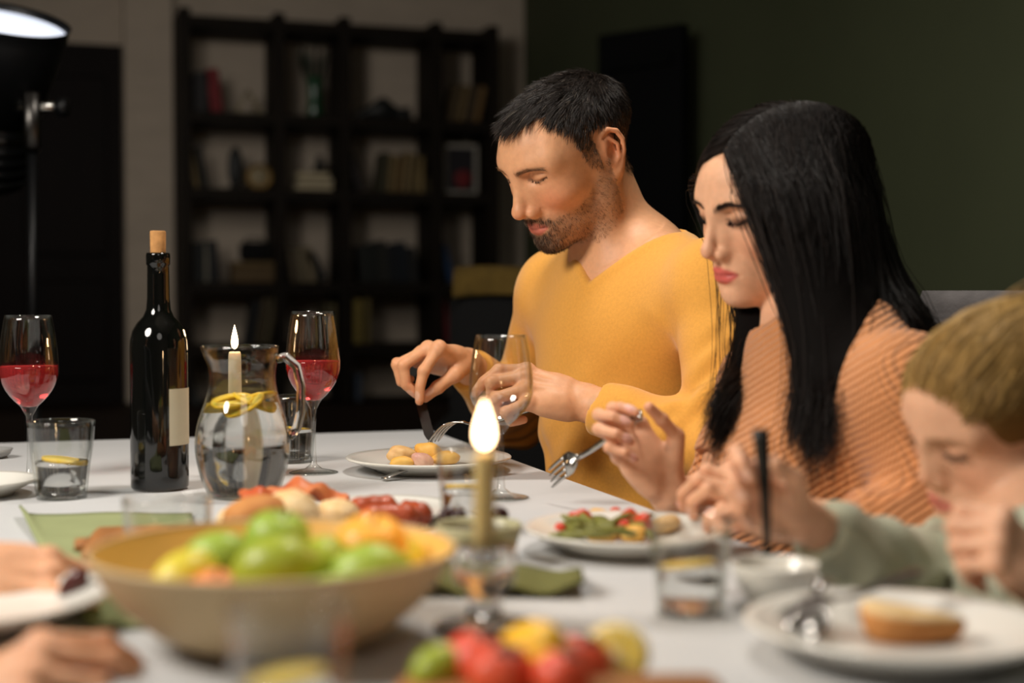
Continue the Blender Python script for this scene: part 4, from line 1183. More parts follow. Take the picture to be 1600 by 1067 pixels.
    S.sub(s_chain([(.0862, .0170, -.0060 + ez), (.0888, .0250, -.0090 + ez), (.0877, .0360, -.0096 + ez), (.0803, .0505, -.0054 + ez)], [.0009, .0014, .0014, .0009]), .0016)
    # ear
    def e(x, z, o=0.0): return (x - .012, .0735 + (-x) * .38 + o, z - .008)
    if not g or True:
        S.u(s_ell(e(-.012, .004, -.004), (.015, .005, .027), R=[[.93, -.36, 0], [.36, .93, 0], [0, 0, 1]]), .008)
        S.u(s_chain([e(.004, .002), e(.004, .018), e(-.003, .030), e(-.015, .034, .001), e(-.026, .027, .002), e(-.0305, .012, .002), e(-.028, -.004, .001), e(-.021, -.018), e(-.012, -.030, -.001), e(-.003, -.034, -.002)],
                    [.003, .0036, .0040, .0040, .0040, .0038, .0036, .0040, .0062, .0050]), .004)
        S.u(s_chain([e(-.013, .022, .001), e(-.021, .008, .003), e(-.018, -.010, .002), e(-.009, -.018, .001)], [.0024, .0030, .0030, .0034]), .003)
        S.sub(s_ell(e(-.008, -.002, .008), (.0080, .0070, .0110)), .004)
        S.sub(s_chain([e(-.004, .024, .004), e(-.015, .029, .006), e(-.0245, .020, .007), e(-.0262, .004, .006)], [.0018, .0022, .0022, .0016]), .002)
        S.u(s_ell(e(.004, -.006, .001), (.0055, .0045, .0070)), .003)
    return S
def skin_color(h, V, base, lip, blush=.16, brow=None):
    """albedo per vertex from head-space position"""
    L = h.loc(V); n = len(V)
    c = np.tile(np.array(base, float), (n, 1))
    x, y, z = L[:, 0], np.abs(L[:, 1]), L[:, 2]
    def mixc(mask, col): 
        nonlocal c
        c = c * (1 - mask[:, None]) + np.array(col)[None] * mask[:, None]
    g = lambda cx, cy, cz, rx, ry, rz: np.exp(-(((x - cx) / rx) ** 2 + ((y - cy) / ry) ** 2 + ((z - cz) / rz) ** 2))
    red = np.array([base[0] * 1.0, base[1] * .66, base[2] * .58])
    mixc(blush * 2.4 * np.clip(g(.075, .042, -.035, .03, .025, .024) + g(.115, 0, -.042, .014, .014, .012) + g(-.025, .083, 0, .025, .012, .035), 0, 1), red)
    mixc(.30 * g(.085, .033, -.004 + EYE_Z[h.kind], .012, .018, .010), np.array(base) * np.array([.82, .66, .60]))
    zl_ = np.interp(y, [.017, .025, .036, .0505], [-.0060, -.0090, -.0096, -.0054]) + EYE_Z[h.kind]
    mixc(.72 * np.exp(-((z - zl_) / .0015) ** 2) * (y > .0165) * (y < .051) * (x > .07), np.array(base) * np.array([.16, .12, .10]))
    if brow is not None:
        t = np.clip((y - .012) / .041, 0, 1); zc = brow[0] + brow[1] * np.sin(np.clip(t * 1.25, 0, 1) * 2.4)
        w_ = np.exp(-((z - zc) / (brow[2] * (1 - .45 * t))) ** 2) * (y > .009) * np.clip((.056 - y) / .008, 0, 1) * (x > .05)
        mixc(brow[3] * w_, brow[4])
    if lip is not None:
        zl = -.0735 - .9 * np.maximum(0, .0) ; half = .027
        yy = np.clip(y / half, 0, 1)
        top = -.0615 - .011 * yy ** 1.6 - .0012 * np.exp(-(y / .003) ** 2); bot = -.0862 + .0122 * yy ** 1.8
        up_ = 1 / (1 + np.exp((z - top) / .0006)); dn_ = 1 / (1 + np.exp((bot - z) / .0006))
        mk_ = up_ * dn_ * (y < half) * (x > .07) * np.clip((half - y) / .004, 0, 1)
        mixc(mk_ * .9, lip)
        mixc(.6 * np.exp(-((z + .0733) / .0012) ** 2) * (y < .026) * (x > .08), np.array(lip) * .45)
    return c
def to_quads(parts):
    """join (V,F) pieces into one mesh's arrays"""
    vs, fs, n = [], [], 0
    for V, Fq in parts:
        vs.append(V); fs.append(Fq + n); n += len(V)
    return np.concatenate(vs), np.concatenate(fs)
class Hand:
    """five fingers with joints, in world space. x: wrist to knuckles, z: back of the hand, y: thumb side"""
    LEN = {'index': (.044, .026, .021), 'middle': (.048, .030, .022), 'ring': (.044, .028, .022), 'pinky': (.035, .021, .019)}
    MCP = {'index': (.092, .0270, .000), 'middle': (.095, .0065, .003), 'ring': (.089, -.0130, .001), 'pinky': (.080, -.0300, -.004)}
    RAD = {'index': (.0098, .0086, .0078, .0066), 'middle': (.0100, .0087, .0079, .0067), 'ring': (.0096, .0083, .0076, .0064), 'pinky': (.0086, .0073, .0066, .0056)}
    def __init__(s, wrist, xd, zd, side, sc=1.0, flex=None, thumb=((.6, .7, -.35), (.85, .45, -.25), (.95, .15, -.2)), slim=1.0, tips=None):
        x = nrm(xd); z = np.array(zd, float); z = nrm(z - x * (z @ x)); y = np.cross(z, x) * (1 if side == 'R' else -1)
        s.w = np.array(wrist, float); s.x, s.y, s.z, s.sc, s.slim = x, y, z, sc, slim
        s.B = np.stack([x, y, z], 1); s.j = {}; s.nails = []
        flex = flex or {}; tips = tips or {}
        def chain(f, sp, a1, a2, a3):
            pts = [np.array(s.MCP[f])]; ang = 0
            for L, a in zip(s.LEN[f], (a1, a2, a3)):
                ang += a; r = math.radians(ang); q = math.radians(sp)
                # the whole finger swings sideways about its knuckle, then curls in that plane
                d = np.array([math.cos(r) * math.cos(q), math.cos(r) * math.sin(q), -math.sin(r)])
                lean = math.radians(sp) * .6
                d = np.array([d[0], d[1] + math.sin(lean) * math.sin(r), d[2]])
                pts.append(pts[-1] + d / np.linalg.norm(d) * L)
            return pts, ang
        def solve(fn, x0, lo, hi, goal, reg):
            x = np.array(x0, float); x0 = x.copy()
            def res(x): return np.concatenate([(fn(x) - goal) * 1000, (x - x0) * reg])
            for _ in range(40):
                r = res(x); J = np.stack([(res(x + np.eye(len(x))[i] * .1) - r) / .1 for i in range(len(x))], 1)
                x = np.clip(x - .6 * np.linalg.lstsq(J, r, rcond=None)[0], lo, hi)
            return x
        for f in s.LEN:
            sp, a1, a2, a3 = flex.get(f, (0, 20, 25, 15))
            if f in tips:
                goal = s.B.T @ (np.array(tips[f]) - s.w) / sc
                sp, a1, a2 = solve(lambda v: chain(f, v[0], v[1], v[2], .55 * v[2])[0][-1], (sp, a1, a2), (-28, -25, 2), (28, 95, 105), goal, .03); a3 = .55 * a2
            pts, ang = chain(f, sp, a1, a2, a3)
            s.j[f] = [s.w + s.B @ (q * sc) for q in pts]
            r = math.radians(ang); nd = np.array([math.sin(r), 0, math.cos(r)])
            s.nails.append((s.w + s.B @ ((pts[-2] * .38 + pts[-1] * .62 + nd * s.RAD[f][3] * .80) * sc), nrm(s.B @ (pts[-1] - pts[-2])), nrm(s.B @ nd), .0062 * sc * (1 if f != 'pinky' else .85)))
        p = np.array((.022, .022, -.008)); pts = [p]
        td3 = [nrm(d) for d in thumb]
        if 'thumb' in tips:
            goal = s.B.T @ (np.array(tips['thumb']) - s.w) / sc
            def tf(v): return p + nrm(td3[0] + v[:3]) * .042 + nrm(td3[1] + v[3:6]) * .033 + nrm(td3[2] + v[6:9]) * .026
            v = solve(tf, np.zeros(9), np.full(9, -1.6), np.full(9, 1.6), goal, [3.0] * 3 + [1.6] * 3 + [1.6] * 3)
            td3 = [nrm(td3[0] + v[:3]), nrm(td3[1] + v[3:6]), nrm(td3[2] + v[6:9])]
        for L, d in zip((.042, .033, .026), td3):
            pts.append(pts[-1] + d * L)
        s.j['thumb'] = [s.w + s.B @ (q * sc) for q in pts]
        td = nrm(pts[-1] - pts[-2]); nd = nrm(np.cross(td, np.cross((.0, .75, .65), td)))
        s.nails.append((s.w + s.B @ ((pts[-2] * .35 + pts[-1] * .65 + nd * .0064) * sc), nrm(s.B @ td), nrm(s.B @ nd), .0072 * sc))
    def ops(s, S):
        sc, sl = s.sc, s.slim; Wd = lambda p: s.w + s.B @ (np.array(p) * sc)
        T = SDF()
        T.u(s_cap(Wd((.0, .010, 0)), Wd((.045, .014, 0)), .017 * sc * sl, .0155 * sc * sl))
        T.u(s_cap(Wd((.0, -.012, 0)), Wd((.045, -.016, -.001)), .0165 * sc * sl, .0150 * sc * sl), .012 * sc)
        for f in s.LEN:
            m = np.array(s.MCP[f])
            T.u(s_cap(Wd((.035, m[1] * .62, -.001)), s.j[f][0] - s.z * .0035 * sc, .0145 * sc * sl, .0108 * sc * sl), .014 * sc)
        T.u(s_ell(Wd((.050, -.002, -.008)), np.array((.034, .030, .010)) * sc, R=s.B), .012 * sc)      # palm pad
        T.u(s_cap(Wd((.020, .014, -.009)), (s.j['thumb'][1]) , .0150 * sc * sl, .0120 * sc * sl), .012 * sc)
        T.u(s_cap(Wd((.022, -.022, -.007)), Wd((.058, -.027, -.007)), .0125 * sc * sl, .0105 * sc * sl), .012 * sc)
        for f in s.LEN:
            r = [q * sc * sl for q in s.RAD[f]]
            T.u(s_chain(s.j[f], r), .0045 * sc)
            T.u(s_ell(s.j[f][1] + (s.z * 0), np.array((r[1] * 1.10,) * 3)), .004 * sc)                # knuckle swell
            T.u(s_ell(s.j[f][0] + s.z * .0015 * sc, np.array((r[0] * 1.04,) * 3)), .007 * sc)
        tr = [q * sc * sl for q in (.0125, .0108, .0096, .0080)]
        T.u(s_chain(s.j['thumb'], tr), .006 * sc)
        T.u(s_ell(s.j['thumb'][2], np.array((tr[2] * 1.10,) * 3)), .004 * sc)
        # extensor cords on the back of the hand, nail beds
        for f in ('index', 'middle', 'ring'):
            T.u(s_cap(Wd((.03, s.MCP[f][1] * .4, .0125 * sl)), s.j[f][0] + s.z * .0068 * sc, .0016 * sc, .0022 * sc), .006 * sc)
        for c, d, n, r in s.nails:
            y = np.cross(n, d)
            T.u(s_ell(c, (r * 1.15, r * .82, .0012 * sc), R=np.stack([d, y, n], 1)), .0012 * sc)
        c = np.mean([q for v in s.j.values() for q in v] + [s.w], axis=0)
        R = max(np.linalg.norm(q - c) for v in list(s.j.values()) + [[s.w]] for q in v) + .02 * sc
        S.u(bound(T, c, R), .012 * sc)
        return S
    def box(s, m=.035):
        P = np.array([q for v in s.j.values() for q in v] + [s.w, s.w - s.x * .03 * s.sc]); return P.min(0) - m * s.sc, P.max(0) + m * s.sc
    def color(s, V, c, nail, base):
        """knuckles a little redder, nails paler; only near this hand"""
        for f, js in s.j.items():
            for k, p in enumerate(js[:-1]):
                d = np.linalg.norm(V - p, axis=1); w = .32 * np.exp(-(d / (.010 * s.sc)) ** 2)
                c = c * (1 - w[:, None]) + np.array([base[0], base[1] * .70, base[2] * .62])[None] * w[:, None]
            d = np.linalg.norm(V - js[-1], axis=1); w = .38 * np.exp(-(d / (.014 * s.sc)) ** 2)
            c = c * (1 - w[:, None]) + np.array([base[0], base[1] * .70, base[2] * .64])[None] * w[:, None]
        for q, d, n, r in s.nails:
            y = np.cross(n, d); L = (V - q) @ np.stack([d, y, n], 1)
            e = (L[:, 0] / (r * 1.2)) ** 2 + (L[:, 1] / (r * .88)) ** 2
            w = (1 / (1 + np.exp((e - 1) / .08))) * (np.abs(L[:, 2]) < .0035 * s.sc)
            c = c * (1 - w[:, None]) + np.array(nail)[None] * w[:, None]
        return c
def extract(f, boxes, smooth=0):
    """the same field meshed in several boxes (lo, hi, h); a coarse box drops what a finer one already covers"""
    parts = []
    for i, (lo, hi, h) in enumerate(boxes):
        V, Fq = surface(f, lo, hi, h)
        for lo2, hi2, h2 in boxes[:i]:
            ins = ((V > np.array(lo2) + h2 * 2 + h) & (V < np.array(hi2) - h2 * 2 - h)).all(1)
            Fq = Fq[~ins[Fq].all(1)]
        u, inv = np.unique(Fq, return_inverse=True)
        parts.append((V[u], inv.reshape(-1, 4)))
    return to_quads(parts)
def mesh_normals(V, Fq):
    n = np.cross(V[Fq[:, 2]] - V[Fq[:, 0]], V[Fq[:, 3]] - V[Fq[:, 1]]); N = np.zeros_like(V)
    for k in range(4): np.add.at(N, Fq[:, k], n)
    return N / (np.linalg.norm(N, axis=1)[:, None] + 1e-12)
def s_end(p, axis, R=.055, L=.12):
    """short cylinder beyond p along axis: trims a sleeve to a flat cuff"""
    p = np.array(p, np.float32); a = nrm(axis).astype(np.float32)
    def f(P):
        q = P - p; t = q @ a; r = np.sqrt(np.maximum((q * q).sum(1) - t * t, 0))
        return np.maximum(np.maximum(-t, t - L), r - R)
    return f
class Torso:
    """joints -> trunk and arms; infl thickens it into clothing"""
    def __init__(s, fwd, J, g): 
        s.f = nrm(fwd); s.l = np.cross(UP, s.f); s.J = {k: np.array(v, float) for k, v in J.items()}; s.g = g
    def B(s): return np.stack([s.f, s.l, UP], 1)
    def ops(s, S, e=0.0, arms='LR', wrist=None, loose=0.0, trunk=True):
        J, g, B = s.J, s.g, s.B()
        if trunk:
            nb = J['neck']; ch = J['chest']; pv = J['pelvis']
            R = g['rib']
            S.u(s_ell(ch, np.array(R) + e + loose, R=B), .05)
            S.u(s_ell(ch * .45 + pv * .55, np.array(g['waist']) + e + loose, R=B), .09)
            S.u(s_ell(pv, np.array(g['hip']) + e, R=B), .08)
            for sd in 'LR':
                sh = J[sd + 'sho']
                S.u(s_cap(nb - UP * .02, sh - UP * .005, g['trap'] + e, g['delt'] * .86 + e), .05)
                S.u(s_cap(ch + (sh - ch) * .35, sh - UP * .03, g['delt'] * 1.2 + e, g['delt'] + e), .05)
            if 'bust' in g:
                for sd in (1, -1):
                    S.u(s_ell(ch + s.f * g['bust'][0] + s.l * sd * g['bust'][1] + UP * g['bust'][2], np.array((g['bust'][3],) * 3) + e), .05)
        for sd in arms:
            a, b, c = J[sd + 'sho'], J[sd + 'elb'], J[sd + 'wri']
            A = g['arm']
            S.u(s_cap(a, b, A[0] + e + loose, A[1] + e + loose), g.get('armk', .018))
            m = b + (c - b) * .35
            wr = 1.0 if wrist is None else wrist[sd]; end = b + (c - b) * wr
            S.u(s_chain([b, m, end], [A[1] + e + loose, A[2] + e + loose * .8, A[2] + (A[3] - A[2]) * (wr - .35) / .65 + e + loose * .3], .01), .016)
            if wrist is not None: S.sub(s_end(end, c - b), .0025)
        return S
def creases(P, pts, amp, wid):
    """narrow soft ridge along a polyline; returns the displacement for the points"""
    d = None
    for i in range(len(pts) - 1):
        q = s_cap(pts[i], pts[i + 1], 0.0)(P); d = q if d is None else np.minimum(d, q)
    return amp * np.exp(-(d / wid) ** 2)
M['skin'] = material('skin', lin(226, 168, 128), .48, attr=True, sss=.16, var=.10, vscale=120, bump=.10, bscale=420, spec=.4)

# ================================================================== the man
SK_M = np.array(lin(222, 164, 122)[:3]); LIP_M = lin(196, 104, 88)[:3]
hm = Head(W(884, 241, 2.08), frame(196.5, 28.5, -4.5), .975, 'man')
man = tag(empty('person', (0, 0, 0)), 'man in a mustard V-neck jumper cutting food with knife and fork', 'person')
JM = dict(Lsho=W(1116, 440, 1.95), Rsho=W(872, 446, 2.28), Lelb=W(1140, 708, 1.83), Lwri=W(917, 629, 1.95), Relb=W(808, 655, 2.42), Rwri=W(728, 568, 2.235),
          neck=W(1000, 392, 2.15), chest=W(985, 560, 2.14), pelvis=W(1010, 900, 2.16))
tm = Torso((-.954, -.301, 0), JM, dict(rib=(.112, .158, .20), waist=(.105, .145, .16), hip=(.13, .17, .13), trap=.052, delt=.056, arm=(.049, .041, .040, .027)))
Hm_R = Hand(JM['Rwri'], IL * .64 + TC * .72 + UP * .24, UP * .88 + TC * .10 + IL * .35, 'R', .98,
            dict(index=(0, 76, 14, 8), middle=(0, 78, 18, 10), ring=(0, 78, 22, 12), pinky=(0, 76, 26, 12)), thumb=((.62, .45, -.55), (.60, .05, -.75), (.55, -.10, -.8)),
            tips=dict(index=W(650, 626, 2.145), middle=W(639, 619, 2.175), ring=W(632, 613, 2.205), pinky=W(622, 606, 2.23), thumb=W(664, 621, 2.155)))
Hm_L = Hand(JM['Lwri'], IL * .95 + TC * .06 + UP * .30, UP * .78 + TC * .62, 'L', .98,
            dict(index=(4, 34, 18, 12), middle=(1, 50, 40, 30), ring=(-2, 55, 62, 45), pinky=(-6, 58, 72, 50)), thumb=((.62, .50, -.55), (.85, .15, -.45), (.93, -.10, -.3)),
            tips=dict(index=W(752, 634, 1.93), middle=W(793, 650, 1.94), ring=W(812, 655, 1.935), pinky=W(834, 660, 1.92), thumb=W(751, 652, 1.955)))
def man_sdf():
    S = SDF(); S.u(hm, .01)
    nb = JM['neck']
    S.u(s_chain([hm.wor((-.034, 0, -.030)), hm.wor((-.030, 0, -.085)), nb - UP * .01 + tm.f * .015], [.056, .055, .060], .02), .022)
    pit = nb + tm.f * .075 - UP * .055
    for sd in (1, -1):
        S.u(s_cap(hm.wor((-.022, .058 * sd, -.035)), pit + tm.l * .016 * sd, .016, .011), .022)
    S.u(s_ell(hm.wor((.012, 0, -.150)), (.016, .012, .014)), .02)
    tm.ops(S, -.002)
    Hm_R.ops(S); Hm_L.ops(S)
    return S
fm = man_sdf()
hb = hm.o
boxes = [(hb - np.array([.17, .17, .20]), hb + np.array([.17, .17, .16]), .0021),
         (*Hm_R.box(), .0014), (*Hm_L.box(), .0014),
         (np.array([.45, 1.35, .40]), np.array([1.20, 2.55, 1.30]), .006)]
V, Fq = extract(fm, boxes)
col = skin_color(hm, V, SK_M, LIP_M, .30, (.0155, .0035, .0045, .55, lin(96, 64, 42)[:3]))
L = hm.loc(V); x, y, z = L[:, 0], np.abs(L[:, 1]), L[:, 2]
# stubble tint where the beard grows
def beard_mask(x, y, z):
    jaw = np.interp(x, [-.01, .005, .03, .05, .07, .085, .11], [-.012, -.02, -.052, -.062, -.064, -.062, -.052])   # upper limit on the cheek
    b = 1 / (1 + np.exp((z - jaw) / .004)) * (x > -.012) * 1.0
    low = np.interp(x, [-.01, .03, .08], [-.085, -.112, -.125])
    b = b * (1 / (1 + np.exp((low - .012 - z) / .004)))
    yy = np.clip(y / .027, 0, 1)
    lips = (z < -.0610 - .011 * yy ** 1.6) & (z > -.0868 + .0122 * yy ** 1.8) & (y < .0255) & (x > .07)
    b = np.where(lips, 0, b)
    b = np.where((z > -.056) & (x > .085), 0, b)
    b = np.where((z < -.075) & (y > .017) & (y < .030) & (z > -.098) & (x > .07), b * .55, b)
    return b
bm = beard_mask(x, y, z)
dens = np.clip(.46 + .54 * np.exp(-((x - .085) / .03) ** 2 - (y / .026) ** 2), 0, 1)
col = col * (1 - (bm * dens * .72)[:, None]) + np.array(lin(74, 54, 42)[:3])[None] * (bm * dens * .72)[:, None]
def scalp_mask(x, y, z):
    side = np.interp(x, [-.13, -.075, -.055, -.045, -.030, -.016, -.010, .020, .030, .045, .062, .075, .09], [-.055, -.065, -.06, .00, .034, .028, -.026, -.014, .036, .070, .080, .080, .080])
    front = np.interp(y, [0, .03, .045, .06, .07], [.076, .082, .086, .072, .05])
    lim = np.where(x > .045, np.maximum(front, np.minimum(side, .08)), side)
    return 1 / (1 + np.exp((lim - z) / .003))
sm_ = scalp_mask(x, y, z) * (np.linalg.norm(L, axis=1) < .2)
# no hair on the ear itself
ear_ = (y > .076) & (x > -.055) & (x < .0) & (z < .035)
sm_ = np.where(ear_, 0, sm_)
up_ = np.clip((z - .02) / .04, 0, 1)
hw = sm_ * (.45 + .5 * up_)
col = col * (1 - hw[:, None]) + np.array(lin(26, 20, 16)[:3])[None] * hw[:, None]
NAIL_M = lin(228, 178, 150)[:3]
col = Hm_R.color(V, col, NAIL_M, SK_M); col = Hm_L.color(V, col, NAIL_M, SK_M)
mkq('body', V, Fq, M['skin'], man, col)
Nv = mesh_normals(V, Fq)

# hair: short, combed forward from the crown
M['hair_m'] = material('dark_brown_hair', lin(40, 32, 27), .45, attr=True, spec=.4)
def flow_hair(h, V, N, mask, n, crown, lenf, lift, seg=5, jit=.25, rad=.0004, name='hair', mat=None, parent=None, colf=None, grav=0.0, bend=None, clump=0.0):
    idx = np.nonzero(mask > .5)[0]
    idx = rng.choice(idx, n)
    P = V[idx] + rng.normal(size=(n, 3)) * .0012; Nn = N[idx]
    Lc = h.loc(P)
    d = Lc - np.array(crown)[None]
    if bend is not None: d = bend(Lc, d)
    d = d @ h.H.T
    d = d - Nn * (d * Nn).sum(1)[:, None]; d /= np.linalg.norm(d, axis=1)[:, None] + 1e-9
    if clump > 0:
        cid = np.floor(Lc / clump).astype(int); key = (cid[:, 0] * 73856093 ^ cid[:, 1] * 19349663 ^ cid[:, 2] * 83492791) % 9973
        tab = np.random.default_rng(3).normal(size=(9973, 3)); jj = tab[key] * jit + rng.normal(size=(n, 3)) * jit * .45
    else: jj = rng.normal(size=(n, 3)) * jit
    d = d + jj; d = d - Nn * np.minimum((d * Nn).sum(1), 0)[:, None]
    d /= np.linalg.norm(d, axis=1)[:, None]
    ln = lenf(Lc) * rng.uniform(.75, 1.15, n); lf = lift(Lc)
    path = [P - Nn * .001]; cur = P.copy()
    for k in range(1, seg):
        t = (k - .5) / (seg - 1)
        st = d * (1 - lf * (1 - t))[:, None] + Nn * (lf * (1 - t) - .22 * lf * t)[:, None] - UP * grav * t
        st /= np.linalg.norm(st, axis=1)[:, None]
        cur = cur + st * (ln / (seg - 1))[:, None]; path.append(cur.copy())
    path = np.stack(path, 1)
    r = rad * np.array([1.0] + [1.0 - .75 * (k / (seg - 1)) ** 2 for k in range(1, seg)])
    return strands(name, path, r, mat, parent, 3, colf(Lc, n) if colf else None)
def len_m(L):
    x, y, z = L[:, 0], np.abs(L[:, 1]), L[:, 2]
    top = np.clip((z - .055) / .04, 0, 1)
    return .004 + .011 * np.clip((z - .005) / .05, 0, 1) + .005 * top + .030 * top * np.clip((x - .02) / .06, 0, 1)
def lift_m(L):
    z = L[:, 2]; return .12 + .16 * np.clip((z - .05) / .05, 0, 1)
def hcol_m(L, n):
    b = np.array(lin(36, 28, 23)[:3])[None] * rng.uniform(.5, 1.4, (n, 1))
    low = np.clip((.04 - L[:, 2]) / .04, 0, 1)[:, None]
    b = b * (1 - low) + np.array(lin(92, 70, 48)[:3])[None] * low * rng.uniform(.6, 1.2, (n, 1))
    gr = (rng.uniform(size=(n, 1)) < .03); return np.where(gr, np.array(lin(110, 98, 86)[:3])[None], b)
sm_h = sm_ * (rng.uniform(size=len(V)) < np.clip(.35 + (z + .02) / .07, .35, 1))
def swirl(L, d):
    r = np.linalg.norm(d, axis=1)[:, None] + 1e-6; t = np.exp(-(r / .02) ** 2)
    tw = np.stack([-d[:, 1], d[:, 0], 0 * d[:, 0]], 1) / r
    fw = np.clip((L[:, 2:3] - .06) / .03, 0, 1) * np.array([[1.0, 0, .25]]) * 1.1
    return d / r * (1 - .5 * t) + tw * (.25 + .9 * t) + fw
flow_hair(hm, V, Nv, sm_h, 24000, (-.085, .01, .11), len_m, lift_m, 6, .17, .00032, 'hair', M['hair_m'], man, hcol_m, clump=.009, bend=swirl)
# beard and moustache
near = np.linalg.norm(L, axis=1) < .2
def bcol(L, n):
    ft = np.exp(-((L[:, 0:1] - .085) / .035) ** 2)
    b = (np.array(lin(58, 40, 30)[:3])[None] * ft + np.array(lin(112, 78, 50)[:3])[None] * (1 - ft)) * rng.uniform(.5, 1.5, (n, 1))
    gr = (rng.uniform(size=(n, 1)) < .12); return np.where(gr, np.array(lin(170, 150, 128)[:3])[None], b)
def blen(L):
    x, y = L[:, 0], np.abs(L[:, 1]); return .0024 + .0062 * np.exp(-((x - .09) / .03) ** 2 - (y / .028) ** 2)
bw_ = bm * near * np.where(rng.uniform(size=len(V)) < dens, 1, 0)
flow_hair(hm, V, Nv, bw_, 14000, (.06, 0, .05), blen, lambda L: np.full(len(L), .30), 4, .20, .00013, 'beard', M['hair_m'], man, bcol)
# brows and lashes
def brow_hair(h, z0, n, name, mat, parent, colr, rad=.00028, wid=.0045, arch=.004, ln=.008, y0=.012, y1=.050, side=1):
    t = rng.uniform(0, 1, n); sd = np.full(n, side)
    yy = y0 + (y1 - y0) * t; zz = z0 + EYE_Z[h.kind] + arch * np.sin(np.clip(t * 1.25, 0, 1) * 2.4) + rng.normal(size=n) * wid * .32 * (1 - .55 * t)
    xx = .100 - .0 * yy - .35 * np.maximum(0, yy - .02) ** 1.25 * 4
    Pl = np.stack([xx + .02, yy * sd, zz], 1); Pw = h.worn(Pl).astype(np.float32); dr = (h.H @ np.array([1.0, 0, 0]))
    for _ in range(14):
        Pw = (Pw - h_f(h, Pw)[:, None] * dr.astype(np.float32) * .9).astype(np.float32)
    d = np.stack([-.35 * np.ones(n), sd * (.9 - .0 * t), .45 - .75 * t], 1) + rng.normal(size=(n, 3)) * .12
    d = d @ h.H.T; d /= np.linalg.norm(d, axis=1)[:, None]
    nn = dr[None] * .0012
    path = np.stack([Pw + nn * .2, Pw + d * ln * .5 + nn, Pw + d * ln + nn * .9], 1)
    return strands(name, path, rad * np.array([1, .9, .25]), mat, parent, 3, np.tile(np.array(colr), (n, 1)) * rng.uniform(.7, 1.3, (n, 1)))
def h_f(h, P): return h(P.astype(np.float32))
def lashes(h, n, name, mat, parent, colr, ln=.007, rad=.00025, side=1):
    c = [np.array(q) for q in ((.0866, .0170, -.0064), (.0889, .0250, -.0094), (.0877, .0360, -.0100), (.0806, .0500, -.0058))]
    t = rng.uniform(0, 3, n); i = np.minimum(t.astype(int), 2); fr = (t - i)[:, None]; sd = np.full(n, side)
    C = np.array(c); p = C[i] * (1 - fr) + C[i + 1] * fr
    d = np.stack([np.full(n, .75), .25 * (t - 1.0), np.full(n, -.55)], 1) + rng.normal(size=(n, 3)) * .1
    p[:, 2] += EYE_Z[h.kind]; p[:, 1] *= sd; d[:, 1] *= sd; d /= np.linalg.norm(d, axis=1)[:, None]
    P = h.worn(p); D = d @ h.H.T; U_ = h.H[:, 2][None]
    path = np.stack([P, P + D * ln * .5 - U_ * .0006, P + D * ln + U_ * .0006], 1)
    return strands(name, path, rad * np.array([1, .8, .2]), mat, parent, 3, np.tile(np.array(colr), (n, 1)))
for sd in (1, -1): brow_hair(hm, .0078, 120, 'eyebrow', M['hair_m'], man, lin(120, 86, 58)[:3], .0002, .0085, .0035, .008, .011, .054, sd)
for sd in (1, -1): lashes(hm, 55, 'eyelashes', M['hair_m'], man, lin(40, 28, 22)[:3], .0042, .0002, sd)

# jumper
M['jumper_m'] = material('mustard_jumper', lin(228, 162, 66), .92, var=.10, vscale=260, bump=.25, bscale=900, sheen=.25)
def vneck(P, nb, T, apex, top, w, back=.0, off=.0, R=.15):
    q = (P - nb.astype(np.float32)); f = q @ T.f.astype(np.float32); l = q @ T.l.astype(np.float32) - off; u = q[:, 2]
    t = np.clip((f + .03) / .07, 0, 1)
    thr = (top + back * (1 - t)) - (top - apex) * t * (1 - np.clip(np.abs(l) / w, 0, 1))
    rho = np.sqrt(f * f + l * l)
    return np.minimum((u - thr) * .62, R - rho)
APEX, TOPV, WV = -.048, .032, .100
def man_jumper_sdf():
    S = SDF(); tm.ops(S, .006, loose=.004, wrist=dict(L=.885, R=.90))
    J = JM
    def field(P):
        d = S(P)
        # soft folds: from the armpits, at the elbows, along the left sleeve
        Lp = J['Lsho'] - UP * .10 + tm.f * .05 - tm.l * .02; Rp = J['Rsho'] - UP * .10 + tm.f * .05 + tm.l * .02
        for p, q, a, w in ((Lp, Lp - tm.l * .10 - UP * .06 + tm.f * .06, .003, .014), (Lp - UP * .03, Lp - tm.l * .08 - UP * .12 + tm.f * .05, .004, .014), (Lp - UP * .06 - tm.l * .01, Lp - UP * .2 - tm.l * .05 + tm.f * .04, .004, .016),
                           (Rp, Rp + tm.l * .10 - UP * .05 + tm.f * .05, .004, .014),
                           (Lp + tm.l * .03, Lp + UP * .07 - tm.l * .05 + tm.f * .03, .002, .012)):
            d = d - creases(P, [p, q], a, w)
        for sd in 'LR':
            b, e_, c = J[sd + 'sho'], J[sd + 'elb'], J[sd + 'wri']
            ax = nrm(c - e_); s_ = (P - e_.astype(np.float32)) @ ax.astype(np.float32)
            d = d - .0022 * np.exp(-(s_ / .07) ** 2) * np.sin(s_ * 110 + P[:, 2] * 70 + 2 * np.sin(P[:, 1] * 60)) 
            ax2 = nrm(b - e_); s2 = (P - e_.astype(np.float32)) @ ax2.astype(np.float32)
            d = d - .0022 * np.exp(-((s2 - .07) / .07) ** 2) * np.sin(s2 * 90 + P[:, 0] * 60 + 2 * np.sin(P[:, 1] * 45))
        d = d - .0022 * np.sin(P[:, 2] * 70 + P[:, 1] * 38 + 3 * np.sin(P[:, 0] * 22)) * np.exp(-((P[:, 2] - .78) / .10) ** 2)
        h = vneck(P, J['neck'], tm, APEX, TOPV, WV, off=.028)
        band = np.exp(-((h + .006) / .006) ** 2); d = d - .0016 * band
        return smax(d, h, .003)
    return field
V2, F2 = surface(man_jumper_sdf(), (.40, 1.35, .52), (1.22, 2.60, 1.16), .0042)
mkq('jumper', V2, F2, M['jumper_m'], man)

